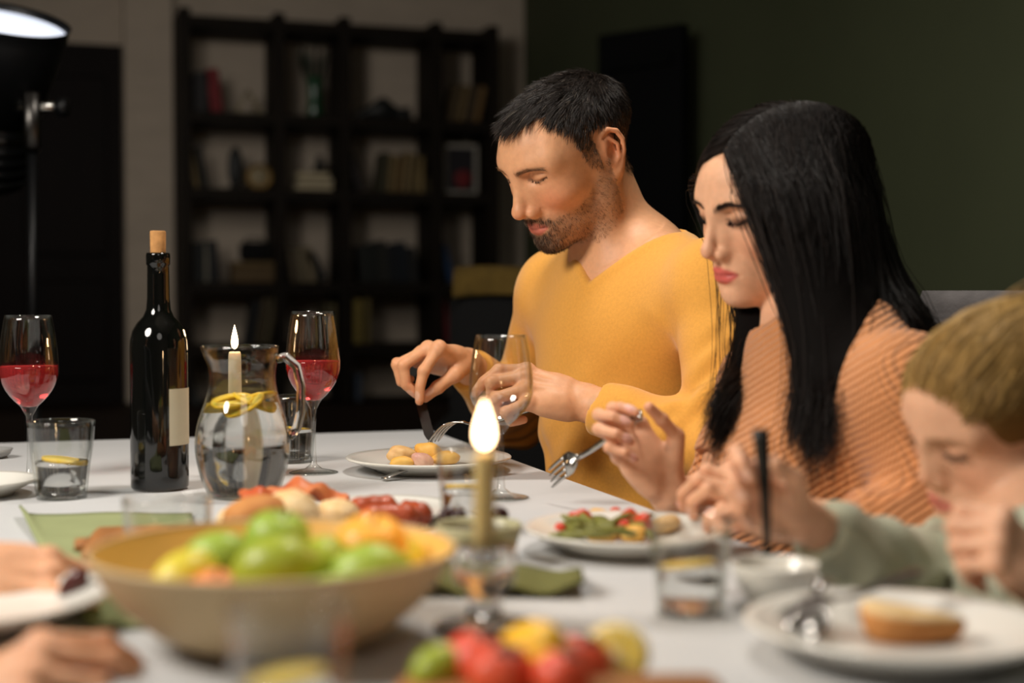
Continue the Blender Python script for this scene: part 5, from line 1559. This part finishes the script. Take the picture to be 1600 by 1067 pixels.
# knife and fork in his hands
def table_knife(name, tip, end, label, flat):
    a = np.array(tip, float); b = np.array(end, float); d = b - a; L = np.linalg.norm(d); x = d / L; y = np.array(flat, float); y = nrm(y - x * (y @ x)); z = np.cross(x, y)
    o = tag(empty(name), label, 'knife')
    o.matrix_world = Matrix(((x[0], y[0], z[0], a[0]), (x[1], y[1], z[1], a[1]), (x[2], y[2], z[2], a[2]), (0, 0, 0, 1)))
    secs = []
    for t in np.linspace(0, 1, 10):
        xx = L * .48 * t; w = .0085 * min(1, (t / .25) ** .6 + .12); secs.append([(xx, -w, 0), (xx, w * .75, -.0006), (xx, w * .75, .0006)])
    v, f = loft(secs); mk('blade', v, f, M['dark_steel'], o, False)
    secs = []
    for t in np.linspace(0, 1, 8):
        xx = L * (.47 + .53 * t); w = .0045 + .0025 * t; secs.append([(xx, -w, -.0025), (xx, w, -.0025), (xx, w, .0025), (xx, -w, .0025)])
    v, f = loft(secs); mk('handle', v, f, M['dark_steel'], o, False)
    return o
kt = W(675, 692, 2.095); ke = W(642, 566, 2.245)
table_knife('knife', kt, ke, 'dark steel knife in the man\'s right hand', Rv)
fk = cutlery_fork('fork', W(677, 691, 2.09), W(838, 640, 1.945), 'steel fork in the man\'s left hand, pressed into the food', arch=.018)

# ================================================================== the woman
SK_W = np.array(lin(232, 178, 142)[:3]); LIP_W = lin(206, 84, 82)[:3]
hw_ = Head(W(1211, 309, 1.700), frame(188.5, 16.0, -6), .946, 'woman')
wom = tag(empty('person', (0, 0, 0)), 'woman with long black hair in a peach knitted jumper raising a fork', 'person')
JW = dict(Lsho=W(1418, 606, 1.47), Rsho=W(1202, 596, 1.76), Lelb=W(1462, 850, 1.40), Lwri=W(1292, 818, 1.39), Relb=W(1195, 782, 1.77), Rwri=W(1048, 774, 1.60),
          neck=W(1300, 524, 1.65), chest=W(1292, 700, 1.625), pelvis=W(1330, 1010, 1.62))
lw = nrm((JW['Lsho'] - JW['Rsho']) * np.array([1, 1, 0]))
tw = Torso(np.cross(lw, UP), JW, dict(rib=(.090, .130, .175), waist=(.085, .120, .15), hip=(.12, .16, .12), trap=.036, delt=.045, arm=(.042, .036, .034, .023), bust=(.068, .062, -.03, .056), armk=.022))
Hw_R = Hand(JW['Rwri'], IL * .60 + UP * .80, -TC * .80 + IL * .42 - UP * .3, 'R', .91,
            dict(index=(6, 40, 60, 30), middle=(2, 55, 65, 35), ring=(-2, 60, 70, 35), pinky=(-6, 60, 70, 35)), slim=.80, thumb=((.55, .75, -.35), (.85, .35, -.35), (.95, .05, -.3)),
            tips=dict(index=W(987, 658, 1.56), middle=W(973, 688, 1.55), ring=W(979, 708, 1.55), pinky=W(990, 722, 1.555), thumb=W(1014, 636, 1.575)))
Hw_L = Hand(JW['Lwri'], IL * .94 + UP * .26 - TC * .12, TC * .62 + UP * .78, 'L', .92,
            dict(index=(4, 12, 25, 12), middle=(1, 16, 28, 14), ring=(-2, 20, 30, 15), pinky=(-6, 24, 32, 15)), slim=.80,
            tips=dict(index=W(1084, 770, 1.46), middle=W(1068, 794, 1.44), ring=W(1084, 806, 1.415), pinky=W(1104, 824, 1.395)))
def woman_sdf():
    S = SDF(); S.u(hw_, .01); nb = JW['neck']
    S.u(s_chain([hw_.wor((-.034, 0, -.030)), hw_.wor((-.032, 0, -.090)), nb - UP * .01 + tw.f * .012], [.047, .045, .048], .02), .018)
    pit = nb + tw.f * .06 - UP * .05
    for sd in (1, -1): S.u(s_cap(hw_.wor((-.022, .050 * sd, -.040)), pit + tw.l * .014 * sd, .012, .009), .02)
    tw.ops(S, -.002); Hw_R.ops(S); Hw_L.ops(S)
    return S
fw_ = woman_sdf(); hb = hw_.o
V, Fq = extract(fw_, [(hb - np.array([.16, .16, .19]), hb + np.array([.16, .16, .15]), .0022), (*Hw_R.box(), .0015), (*Hw_L.box(), .0016),
                      (np.array([.50, 1.00, .42]), np.array([1.25, 1.95, 1.20]), .007)])
col = skin_color(hw_, V, SK_W, LIP_W, .14, (.0095, .0050, .0034, .75, lin(50, 34, 26)[:3]))
Lw_ = hw_.loc(V); x, y, z = Lw_[:, 0], np.abs(Lw_[:, 1]), Lw_[:, 2]
# eye make-up on the lids
em = .75 * np.exp(-(((y - .037) / .016) ** 2 + ((z + .006) / .007) ** 2)) * (x > .06) * (np.linalg.norm(Lw_, axis=1) < .2)
col = col * (1 - em[:, None]) + np.array(lin(92, 58, 44)[:3])[None] * em[:, None]
NAIL_W = lin(238, 184, 168)[:3]
col = Hw_R.color(V, col, NAIL_W, SK_W); col = Hw_L.color(V, col, NAIL_W, SK_W)
mkq('body', V, Fq, M['skin'], wom, col)
M['hair_w'] = material('black_hair', lin(22, 18, 16), .45, attr=True, spec=.25)
for sd in (1, -1): brow_hair(hw_, .0095, 300, 'eyebrow', M['hair_w'], wom, lin(44, 30, 24)[:3], .00024, .0050, .0050, .007, .013, .048, sd)
for sd in (1, -1): lashes(hw_, 90, 'eyelashes', M['hair_w'], wom, lin(18, 14, 12)[:3], .007, .0003, sd)
# --- long straight hair: guide locks in front of and behind the shoulder
GN = [(0.00, [(1174, 300, 1.615), (1217, 430, 1.585), (1256, 555, 1.535), (1236, 706, 1.50)]),
      (0.30, [(1230, 320, 1.572), (1262, 460, 1.545), (1278, 600, 1.505), (1264, 738, 1.485)]),
      (0.60, [(1292, 330, 1.580), (1312, 470, 1.550), (1306, 600, 1.500), (1282, 738, 1.480)]),
      (0.78, [(1330, 320, 1.640), (1362, 460, 1.590), (1352, 570, 1.490), (1322, 690, 1.465)]),
      (0.84, [(1338, 310, 1.660), (1374, 440, 1.640), (1418, 505, 1.560), (1470, 580, 1.600)]),
      (1.00, [(1346, 300, 1.700), (1388, 430, 1.700), (1432, 500, 1.665), (1475, 600, 1.700)])]
GF = [(0.00, [(1097, 300, 1.775), (1158, 478, 1.735), (1146, 575, 1.655), (1106, 676, 1.600)]),
      (0.50, [(1160, 340, 1.790), (1192, 484, 1.730), (1178, 575, 1.650), (1130, 690, 1.600)]),
      (1.00, [(1262, 330, 1.790), (1228, 490, 1.725), (1208, 570, 1.650), (1154, 694, 1.600)])]
def guide(G, t):
    ts = [g[0] for g in G]; P = np.array([[W(*p) for p in g[1]] for g in G])       # (g,4,3)
    out = np.zeros((len(t), 4, 3))
    for k in range(4):
        for c in range(3): out[:, k, c] = np.interp(t, ts, P[:, k, c])
    return out
def catmull(K, n):
    """K (s, k, 3) -> (s, n, 3)"""
    s, k, _ = K.shape; Kp = np.concatenate([2 * K[:, :1] - K[:, 1:2], K, 2 * K[:, -1:] - K[:, -2:-1]], 1)
    u = np.linspace(0, k - 1 - 1e-6, n); i = u.astype(int); f = (u - i)[None, :, None]
    p0, p1, p2, p3 = Kp[:, i], Kp[:, i + 1], Kp[:, i + 2], Kp[:, i + 3]
    return .5 * ((2 * p1) + (-p0 + p2) * f + (2 * p0 - 5 * p1 + 4 * p2 - p3) * f ** 2 + (-p0 + 3 * p1 - 3 * p2 + p3) * f ** 3)
CE, CR = np.array([-.020, 0, .034]), np.array([.107, .077, .071])
def push_out(h, P, off):
    """keep points outside the skull grown by off (metres)"""
    L = h.loc(P.reshape(-1, 3)); q = (L - CE) / (CR + off / h.sc); r = np.linalg.norm(q, axis=1)[:, None]
    q = np.where(r < 1, q / r, q); L2 = CE + q * (CR + off / h.sc)
    return h.worn(L2).reshape(P.shape)
PART = .012                                     # the parting, slightly to her left
def long_hair(h, n, side, G, jit, seg=17, rad=.00042, seed=0):
    r = np.random.default_rng(seed)
    t = r.uniform(0, 1, n) ** .9
    # roots along the parting and the side of the scalp
    ax = np.interp(t, [0, .35, .7, 1], [.070, .03, -.045, -.105]); dn = r.uniform(0, 1, n) ** 1.6
    ang = dn * 1.25
    q = np.stack([(ax - CE[0]) / CR[0], np.zeros(n), np.zeros(n)], 1); rr = np.sqrt(np.maximum(1 - q[:, 0] ** 2, .02))
    q[:, 1] = side * rr * np.sin(ang) + PART / CR[1]; q[:, 2] = rr * np.cos(ang)
    root = h.worn(CE + q * (CR + .006 + .004 * r.uniform(0, 1, (n, 1))))
    g = guide(G, t) + r.normal(size=(n, 1, 3)) * jit + r.normal(size=(n, 4, 3)) * jit * .35
    g[:, 3] += r.normal(size=(n, 3)) * np.array([.004, .004, .016]); g[:, 3, 2] += np.abs(r.normal(size=n)) * .014
    off = .004 + .016 * r.uniform(0, 1, (n, 1))
    m1 = root * .68 + g[:, 0] * .32; m2 = root * .34 + g[:, 0] * .66
    mids = np.concatenate([push_out(h, m1[:, None], .008), push_out(h, m2[:, None], .010), push_out(h, g[:, :1], .013)], 1)
    nrmv = mids - h.worn(CE[None])[0]; nrmv /= np.linalg.norm(nrmv, axis=2, keepdims=True)
    mids = mids + nrmv * off[:, None, :] * np.array([.2, .4, .6])[None, :, None]
    K = np.concatenate([root[:, None], mids, g[:, 1:]], 1)
    P = catmull(K, seg)
    return P
NSEG = 17
Pn = long_hair(hw_, 5000, 1, GN, .0075, NSEG, seed=1); Pf = long_hair(hw_, 2600, -1, GF, .0060, NSEG, seed=2)
hp = np.concatenate([Pn, Pf])
rads = .00050 * np.array([1.0] * 12 + [.95, .85, .7, .5, .25])
hc = np.array(lin(24, 18, 15)[:3])[None] * rng.uniform(.4, 1.7, (len(hp), 1))
hair = strands('hair', hp, rads, M['hair_w'], wom, 3, hc)
hair['label'] = 'long straight black hair'
# loose wisps beside her face
nl = 17; wk = []
for i in range(nl):
    a = rng.uniform(0, 1); x0 = 1104 + 46 * a
    wk.append([W(1112 + 20 * a, 205, 1.75), W(1094 + 8 * a, 300, 1.775), W(x0 - 4, 430, 1.77), W(x0 + rng.normal() * 6, 540, 1.74), W(x0 + rng.normal() * 12 + 4, rng.uniform(610, 690), 1.70)])
strands('loose_wisps', catmull(np.array(wk), 14), .0004 * np.array([1.0] * 10 + [.9, .8, .6, .3]), M['hair_w'], wom, 3, np.tile(np.array(lin(24, 18, 15)[:3]), (nl, 1)))
# the dense body of hair beneath the strands
def hair_mass():
    S = SDF()
    def cap_(P):
        q = ((P - hw_.o.astype(np.float32)) @ hw_.H.astype(np.float32) / np.float32(hw_.sc))
        d = s_ell(CE, CR + np.array([.005, .006, .0035]))(q)
        cut = (q[:, 0] - .040 - (q[:, 2] + .03) * .40) * .92
        return smax(d, cut, .012) * np.float32(hw_.sc)
    S.u(cap_, .01)
    for G, t0s in ((GN, (.16, .30, .45, .60, .72)), (GN, (.90, 1.0)), (GF, (.25, .5, .75))):
        for t0 in t0s:
            k = guide(G, np.array([t0]))[0]
            cen = hw_.worn(CE[None])[0]
            a = k[0] + (cen - k[0]) * .16
            rad = [.024, .021, .017, .006] if G is GN else [.018, .018, .014, .005]
            end = k[2] * .35 + k[3] * .65
            S.u(s_chain([a, k[1], k[2], end], rad), .02)
    return S
V3, F3 = surface(hair_mass(), (.55, 1.15, .76), (1.15, 1.85, 1.20), .004)
V3 = laplace(V3, F3, 2)
mkq('hair_body', V3, F3, material('black_hair_body', lin(12, 9, 8), .85, spec=.1, bump=.5, bscale=160, stretch=(3, 3, .3)), wom)

# jumper: ribbed knit
M['jumper_w'] = material('peach_knit', lin(220, 146, 90), .95, var=.12, vscale=220, bump=.3, bscale=500, sheen=.3)
wave_bump(M['jumper_w'], 46, .8, 'Z', .005, 1.5, (1, 1, 1), (.35, .45, 0))
wave_bump(M['jumper_w'], 66, .35, 'Y', .003, 1.0)
def woman_jumper_sdf():
    S = SDF(); tw.ops(S, .010, loose=.006, wrist=dict(L=.80, R=.60)); J = JW
    def field(P):
        d = S(P)
        Lp = J['Lsho'] - UP * .11 + tw.f * .05 - tw.l * .01
        for p, q, a, w in ((Lp, Lp - tw.l * .08 - UP * .08 + tw.f * .05, .005, .014), (Lp - UP * .03, Lp - UP * .16 - tw.l * .04 + tw.f * .04, .006, .016), (Lp + UP * .05, Lp + UP * .09 - tw.l * .07 + tw.f * .02, .003, .014)):
            d = d - creases(P, [p, q], a, w)
        d = d - .003 * np.sin(P[:, 2] * 55 + P[:, 1] * 30 + 3 * np.sin(P[:, 1] * 22)) * np.exp(-((P[:, 2] - .74) / .08) ** 2)
        h = vneck(P, J['neck'], tw, -.060, .012, .085, off=.0, R=.088)
        d = d - .003 * np.exp(-((h + .007) / .007) ** 2)
        return smax(d, h, .004)
    return field
V2, F2 = surface(woman_jumper_sdf(), (.48, 1.00, .52), (1.28, 1.98, 1.10), .0045)
mkq('jumper', V2, F2, M['jumper_w'], wom)
cutlery_fork('fork', W(861, 748, 1.70), W(1004, 648, 1.585), 'steel fork held up in the woman\'s right hand', up=tuple(TC * .85 + UP * .5 + IL * .1), arch=.004, width=.0140)

# ================================================================== the child
SK_G = np.array(lin(232, 180, 146)[:3])
hg = Head(W(1551, 637, 1.30), frame(180, 24, -12), .80, 'girl')
girl = tag(empty('person', (0, 0, 0)), 'child with tied-up light brown hair and grey-green jumper at the right edge', 'person')
JG = dict(Rsho=W(1545, 872, 1.34), Lsho=W(1690, 900, 1.12), Relb=W(1398, 905, 1.265), Rwri=W(1262, 815, 1.21), Lelb=W(1790, 1030, 1.03), Lwri=W(1655, 925, 1.07),
          neck=W(1640, 835, 1.24), chest=W(1645, 960, 1.23), pelvis=W(1680, 1240, 1.23))
lg = nrm((JG['Lsho'] - JG['Rsho']) * np.array([1, 1, 0]))
tg = Torso(np.cross(lg, UP), JG, dict(rib=(.070, .092, .12), waist=(.070, .090, .11), hip=(.09, .11, .09), trap=.032, delt=.034, arm=(.032, .028, .027, .019), armk=.016))
Hg_R = Hand(JG['Rwri'], IL * .84 + UP * .46 - TC * .10, -TC * .80 + UP * .42, 'R', .70,
            dict(index=(8, 45, 55, 30), middle=(2, 60, 65, 30), ring=(-2, 65, 65, 30), pinky=(-6, 65, 65, 30)), slim=1.0, thumb=((.6, .7, -.4), (.85, .3, -.4), (.95, 0, -.3)),
            tips=dict(index=W(1180, 744, 1.165), middle=W(1180, 768, 1.165), ring=W(1186, 790, 1.17), pinky=W(1196, 808, 1.175), thumb=W(1176, 727, 1.18)))
Hg_L = Hand(JG['Lwri'], IL * .72 + UP * .66 + TC * .1, TC * .62 + UP * .45 - IL * .35, 'L', .72,
            dict(index=(2, 55, 80, 45), middle=(0, 62, 82, 45), ring=(0, 66, 84, 45), pinky=(-2, 66, 84, 45)), slim=1.05, thumb=((.6, .6, -.5), (.8, .1, -.5), (.8, -.3, -.4)))
def girl_sdf():
    S = SDF(); S.u(hg, .01); nb = JG['neck']
    S.u(s_chain([hg.wor((-.034, 0, -.030)), hg.wor((-.032, 0, -.085)), nb - UP * .01], [.046 * .84, .044 * .84, .04], .02), .016)
    tg.ops(S, -.002); Hg_R.ops(S); Hg_L.ops(S)
    return S
fg = girl_sdf(); hb = hg.o
V, Fq = extract(fg, [(hb - np.array([.14, .14, .16]), hb + np.array([.14, .14, .13]), .0028), (*Hg_R.box(), .0018), (*Hg_L.box(), .0019),
                     (np.array([.55, .70, .42]), np.array([1.15, 1.45, 1.0]), .007)])
col = skin_color(hg, V, SK_G, lin(212, 118, 104)[:3], .18, (.0095, .0045, .003, .4, lin(120, 90, 60)[:3]))
col = Hg_R.color(V, col, lin(236, 190, 168)[:3], SK_G); col = Hg_L.color(V, col, lin(236, 190, 168)[:3], SK_G)
mkq('body', V, Fq, M['skin'], girl, col)
M['hair_g'] = material('light_brown_hair', lin(140, 108, 58), .5, attr=True, spec=.3)
for sd in (1, -1): lashes(hg, 60, 'eyelashes', M['hair_g'], girl, lin(60, 42, 28)[:3], .006, .00025, sd)
# hair swept back from the forehead into a high tail
def hairline_g(q):
    return (np.interp(q[:, 0], [.02, .040, .055, .070, .085, .1], [-.060, -.030, .002, .040, .062, .072]).astype(np.float32) - q[:, 2]) * .7
n = 4200
ax = rng.uniform(-.02, .098, n); ang = rng.uniform(-1.75, 1.75, n)
CEg, CRg = np.array([-.020, 0, .034]), np.array([.107, .077, .068])
lim = np.interp(np.abs(ang), [0, .6, 1.0, 1.3, 1.7], [.092, .090, .084, .078, .074]); ax = np.minimum(ax, lim)
q = np.stack([(ax - CEg[0]) / CRg[0], 0 * ax, 0 * ax], 1); rr = np.sqrt(np.maximum(1 - q[:, 0] ** 2, .05))
q[:, 1] = rr * np.sin(ang); q[:, 2] = rr * np.cos(ang)
root = CEg + q * CRg
tail = np.array([-.100, 0, .085])[None] + rng.normal(size=(n, 3)) * .008
def shell(p, off): 
    qq = (p - CEg) / CRg; return CEg + qq / np.linalg.norm(qq, axis=1)[:, None] * (CRg + off)
vol = .002 + .007 * rng.uniform(0, 1, (n, 1))
m1 = shell(root * .72 + tail * .28, vol); m2 = shell(root * .4 + tail * .6, vol)
drop = np.array([-.150, 0, .055])[None] + rng.normal(size=(n, 3)) * .014; drop2 = np.array([-.175, 0, -.03])[None] + rng.normal(size=(n, 3)) * .022
K = np.stack([root, m1, m2, tail, drop, drop2], 1)
Kw = hg.worn(K.reshape(-1, 3)).reshape(K.shape)
keep = (hairline_g(root.astype(np.float32)) < 0); Kw = Kw[keep]; n = len(Kw)
Pg = catmull(Kw, 13); fl = Pg.reshape(-1, 3).astype(np.float32)
offs = (np.clip(.0006 + np.arange(13) * .0016, 0, .006)[None, :] * rng.uniform(.5, 1.7, (n, 1))).ravel()
for _ in range(2):                                  # comb the strands over the head's own surface
    dd_ = hg(fl); gg = grad(hg, fl); fl = (fl + gg * np.clip(offs - dd_, 0, .03)[:, None]).astype(np.float32)
strands('hair', fl.reshape(Pg.shape), .00055 * np.array([1.0] * 10 + [.9, .7, .3]), M['hair_g'], girl, 3, np.array(lin(172, 138, 80)[:3])[None] * rng.uniform(.5, 1.35, (n, 1)))
def capg(P):
    q = ((P - hg.o.astype(np.float32)) @ hg.H.astype(np.float32) / np.float32(hg.sc))
    return smax(hg._f(P) - .0016, (hairline_g(q) + .004) * np.float32(hg.sc), .003)
S = SDF().u(capg).u(s_chain([hg.wor((-.09, 0, .08)), hg.wor((-.14, 0, .06)), hg.wor((-.165, 0, -.01))], [.02, .022, .012]), .02)
V3, F3 = surface(S, hg.o - .19, hg.o + .19, .004)
V3 = laplace(V3, F3, 3)
mkq('hair_body', V3, F3, material('brown_hair_body', lin(126, 96, 52), .8, spec=.2), girl)
M['jumper_g'] = material('grey_green_jumper', lin(172, 174, 150), .95, var=.12, vscale=160, bump=.3, bscale=600, sheen=.2)
def girl_jumper():
    S = SDF(); tg.ops(S, .008, loose=.006, wrist=dict(L=.86, R=.86)); J = JG
    def field(P):
        d = S(P)
        for sd in 'LR':
            e_, c = J[sd + 'elb'], J[sd + 'wri']; a = nrm(c - e_); s_ = (P - e_.astype(np.float32)) @ a.astype(np.float32)
            d = d - .0042 * np.exp(-((s_ - .03) / .07) ** 2) * np.sin(s_ * 130 + 2.5 * np.sin(P[:, 2] * 60) + P[:, 1] * 40)
            b_ = J[sd + 'sho']; a2 = nrm(b_ - e_); s2 = (P - e_.astype(np.float32)) @ a2.astype(np.float32)
            d = d - .0042 * np.exp(-((s2 - .06) / .06) ** 2) * np.sin(s2 * 120 + 2.5 * np.sin(P[:, 2] * 70))
        h = vneck(P, J['neck'], tg, -.012, .006, .06, off=0, R=.075)
        return smax(d, h, .003)
    return field
V2, F2 = surface(girl_jumper(), (.50, .70, .50), (1.20, 1.50, .96), .0042)
mkq('jumper', V2, F2, M['jumper_g'], girl)
# the dark spoon in her fist
M['dark_handle'] = material('dark_handle', lin(48, 48, 46), .4, metal=.6)
spoon('spoon', W(1200, 893, 1.175), W(1188, 670, 1.175), 'dark flat-handled spoon in the child\'s hand, standing in the sauce bowl', M['dark_handle'], .012, up=tuple(TC), hw0=.0032, hw1=.0042)

# ================================================================== the diner at the left edge: only hands reach into the picture
SK_O = np.array(lin(224, 168, 130)[:3])
other = tag(empty('person', (0, 0, 0)), 'diner beyond the left edge whose hands hold a date over the plate', 'person')
JO = dict(Lsho=np.array([-.80, 1.38, 1.02]), Rsho=np.array([-.82, 1.00, 1.02]), Lelb=np.array([-.52, 1.42, .83]), Lwri=W(-85, 900, 1.15), Relb=np.array([-.50, .82, .82]), Rwri=W(-130, 1135, .90),
          neck=np.array([-.84, 1.19, 1.08]), chest=np.array([-.84, 1.19, .88]), pelvis=np.array([-.86, 1.19, .56]))
to = Torso((1, 0, 0), JO, dict(rib=(.105, .15, .19), waist=(.10, .14, .16), hip=(.13, .17, .13), trap=.05, delt=.052, arm=(.046, .040, .038, .027)))
ho = Head(np.array([-.80, 1.19, 1.28]), frame(0, 20, 0), .97, 'man')
Ho_L = Hand(JO['Lwri'], Rv * .94 - UP * .10 + TC * .05, UP * .62 + TC * .78, 'L', .95,
            dict(index=(2, 22, 30, 15), middle=(0, 28, 34, 16), ring=(0, 34, 38, 18), pinky=(-2, 38, 40, 18)), slim=.92,
            tips=dict(index=W(96, 903, 1.13), thumb=W(98, 925, 1.12), middle=W(88, 925, 1.105)))
Ho_R = Hand(JO['Rwri'], Rv * .86 + UP * .42 - TC * .1, UP * .85 + TC * .3, 'R', .92,
            dict(index=(4, 35, 35, 20), middle=(0, 38, 38, 20), ring=(-2, 42, 40, 20), pinky=(-6, 45, 42, 20)), slim=.92)
S = SDF(); S.u(ho, .01)
S.u(s_chain([ho.wor((-.034, 0, -.03)), ho.wor((-.03, 0, -.085)), JO['neck']], [.055, .054, .058], .02), .02)
to.ops(S, -.002); Ho_L.ops(S); Ho_R.ops(S)
V, Fq = extract(S, [(*Ho_L.box(), .0022), (*Ho_R.box(), .0022), (np.array([-1.15, .65, .42]), np.array([-.02, 1.75, 1.46]), .006)])
col = np.tile(SK_O, (len(V), 1)); col = Ho_L.color(V, col, lin(230, 182, 156)[:3], SK_O); col = Ho_R.color(V, col, lin(230, 182, 156)[:3], SK_O)
mkq('body', V, Fq, M['skin'], other, col)
S = SDF(); to.ops(S, .006, loose=.005, wrist=dict(L=.70, R=.70))
V2, F2 = surface(lambda P: smax(S(P), vneck(P, JO['neck'], to, -.03, .02, .09, R=.12), .003), (-1.15, .60, .50), (-.02, 1.80, 1.14), .006)
mkq('jumper', V2, F2, material('charcoal_jumper', lin(60, 58, 58), .95, bump=.3, bscale=500), other)
S = SDF().u(s_ell(ho.wor((-.026, 0, .042)), (.108, .082, .084), R=ho.H)); S.cut(lambda P: (((P - ho.o.astype(np.float32)) @ ho.H.astype(np.float32))[:, 0] - .05 - (((P - ho.o.astype(np.float32)) @ ho.H.astype(np.float32))[:, 2] - .05) * .5) * .9, .01)
V3, F3 = surface(S, ho.o - .2, ho.o + .2, .007)
mkq('hair', V3, F3, material('brown_hair_plain', lin(50, 36, 26), .7, bump=.6, bscale=200), other)
dt = MB().blob((0, 0, 0), (.0095, .0095, .0150), 18, 14, .05, None, 4).build('date', material('date_fruit', lin(84, 24, 18), .35, coat=.3, var=.4, vscale=60), None, True, tuple(W(116, 913, 1.115)))
dt.rotation_euler = (.3, .5, .2); tag(dt, 'dark red date held over the left plate', 'date')

# ================================================================== clothes below the table and the chairs
def trousers(parent, J, T, mat, sc=1.0):
    S = SDF(); pv = J['pelvis'].copy()
    seat = pv.copy(); f, l = T.f, T.l
    S.u(s_ell(pv - UP * .01, np.array((.14, .18, .12)) * sc, R=T.B()))
    for sd in (1, -1):
        hip = pv + l * .085 * sd * sc - UP * .03 * sc; kn = hip + f * .42 * sc - UP * .0; kn[2] = max(hip[2] - .01, .42 * sc + .05); an = kn + f * .03; an[2] = .09
        S.u(s_cap(hip, kn, .078 * sc, .058 * sc), .04); S.u(s_cap(kn, an, .055 * sc, .042 * sc), .03)
        S.u(s_cap(an - UP * .04, an + f * .13 * sc - UP * .055, .036 * sc, .03 * sc), .03)
    lo = pv - np.array([.62, .35, .7]) * 1.0; hi = pv + np.array([.3, .35, .22]); lo[2] = 0.0
    if f[0] > 0: lo, hi = pv - np.array([.3, .35, 0]), pv + np.array([.62, .35, .22]); lo[2] = 0.0
    V, Fq = surface(lambda P: smax(S(P), P[:, 2] - np.float32(J['pelvis'][2] + .06), .01), lo, hi, .011)
    mkq('trousers', V, Fq, mat, parent)
M['denim'] = material('dark_trousers', lin(34, 36, 44), .9, bump=.3, bscale=400)
for par, J, T, s_ in ((man, JM, tm, 1.0), (wom, JW, tw, .9), (girl, JG, tg, .68), (other, JO, to, .97)): trousers(par, J, T, M['denim'], s_)
def dining_chair(J, T, label, fabric, seat_z, back_h=.98, off=.0, w=.46):
    pv = J['pelvis']; c = empty('dining_chair', (pv[0], pv[1], 0), math.atan2(-T.f[1], -T.f[0]))     # local +x points backwards
    tag(c, label, 'chair', 'dining chairs')
    MB().box((-.03, 0, seat_z - .035), (.44, w, .07), bev=.03).build('seat', fabric, c)
    v = []; f = []
    n = 13
    for i in range(n):
        a = (i / (n - 1) - .5) * 1.5
        for (rad, z) in ((.00, seat_z + .02), (.00, back_h - .02), (.02, back_h), (.05, back_h), (.07, back_h - .02), (.07, seat_z + .02)):
            r = .30 + rad
            v.append((-.08 + off + r * math.cos(a) + .05 * (z - seat_z), r * math.sin(a) * (w / .46) * 1.05, z))
    for i in range(n - 1):
        for j in range(6): f.append((i * 6 + j, (i + 1) * 6 + j, (i + 1) * 6 + (j + 1) % 6, i * 6 + (j + 1) % 6))
    f += [tuple(range(5, -1, -1)), tuple((n - 1) * 6 + j for j in range(6))]
    mk('backrest', v, f, fabric, c)
    edge = [(-.08 + off + .335 * math.cos(a) + .05 * (back_h - .015 - seat_z), .335 * math.sin(a) * (w / .46) * 1.05, back_h - .015 - .10 * max(0, abs(a) - .45)) for a in np.linspace(-.98, .98, 15)]
    for sx in (-1, 1):
        for sy in (-1, 1):
            MB().tube([(sx * .17 - .03, sy * (w / 2 - .05), seat_z - .06), (sx * .20 - .03, sy * (w / 2 - .03), .0)], [.016, .011], 10).build('leg', M['black'], c)
    for s in (-1, 1):
        MB().tube([(-.08 + off + .33 * math.cos(.8), s * .33 * math.sin(.8) * (w / .46) * 1.05, back_h - .06), (.10, s * (w / 2 + .01), seat_z + .24), (-.06, s * (w / 2 + .02), seat_z + .19), (-.10, s * (w / 2 - .01), seat_z)], .014, 10).build('armrest', M['black'], c)
    return c
dining_chair(JW, tw, 'grey upholstered chair with black arms behind the woman', M['grey_fabric'], JW['pelvis'][2] - .115, 1.005, .04, .40)
dining_chair(JM, tm, 'black upholstered chair under the man', M['black_fabric'], JM['pelvis'][2] - .135, .86)
dining_chair(JG, tg, 'black upholstered chair under the child', M['black_fabric'], JG['pelvis'][2] - .09, .74)
dining_chair(JO, to, 'black upholstered chair beyond the left edge of the table', M['black_fabric'], JO['pelvis'][2] - .135, .86)
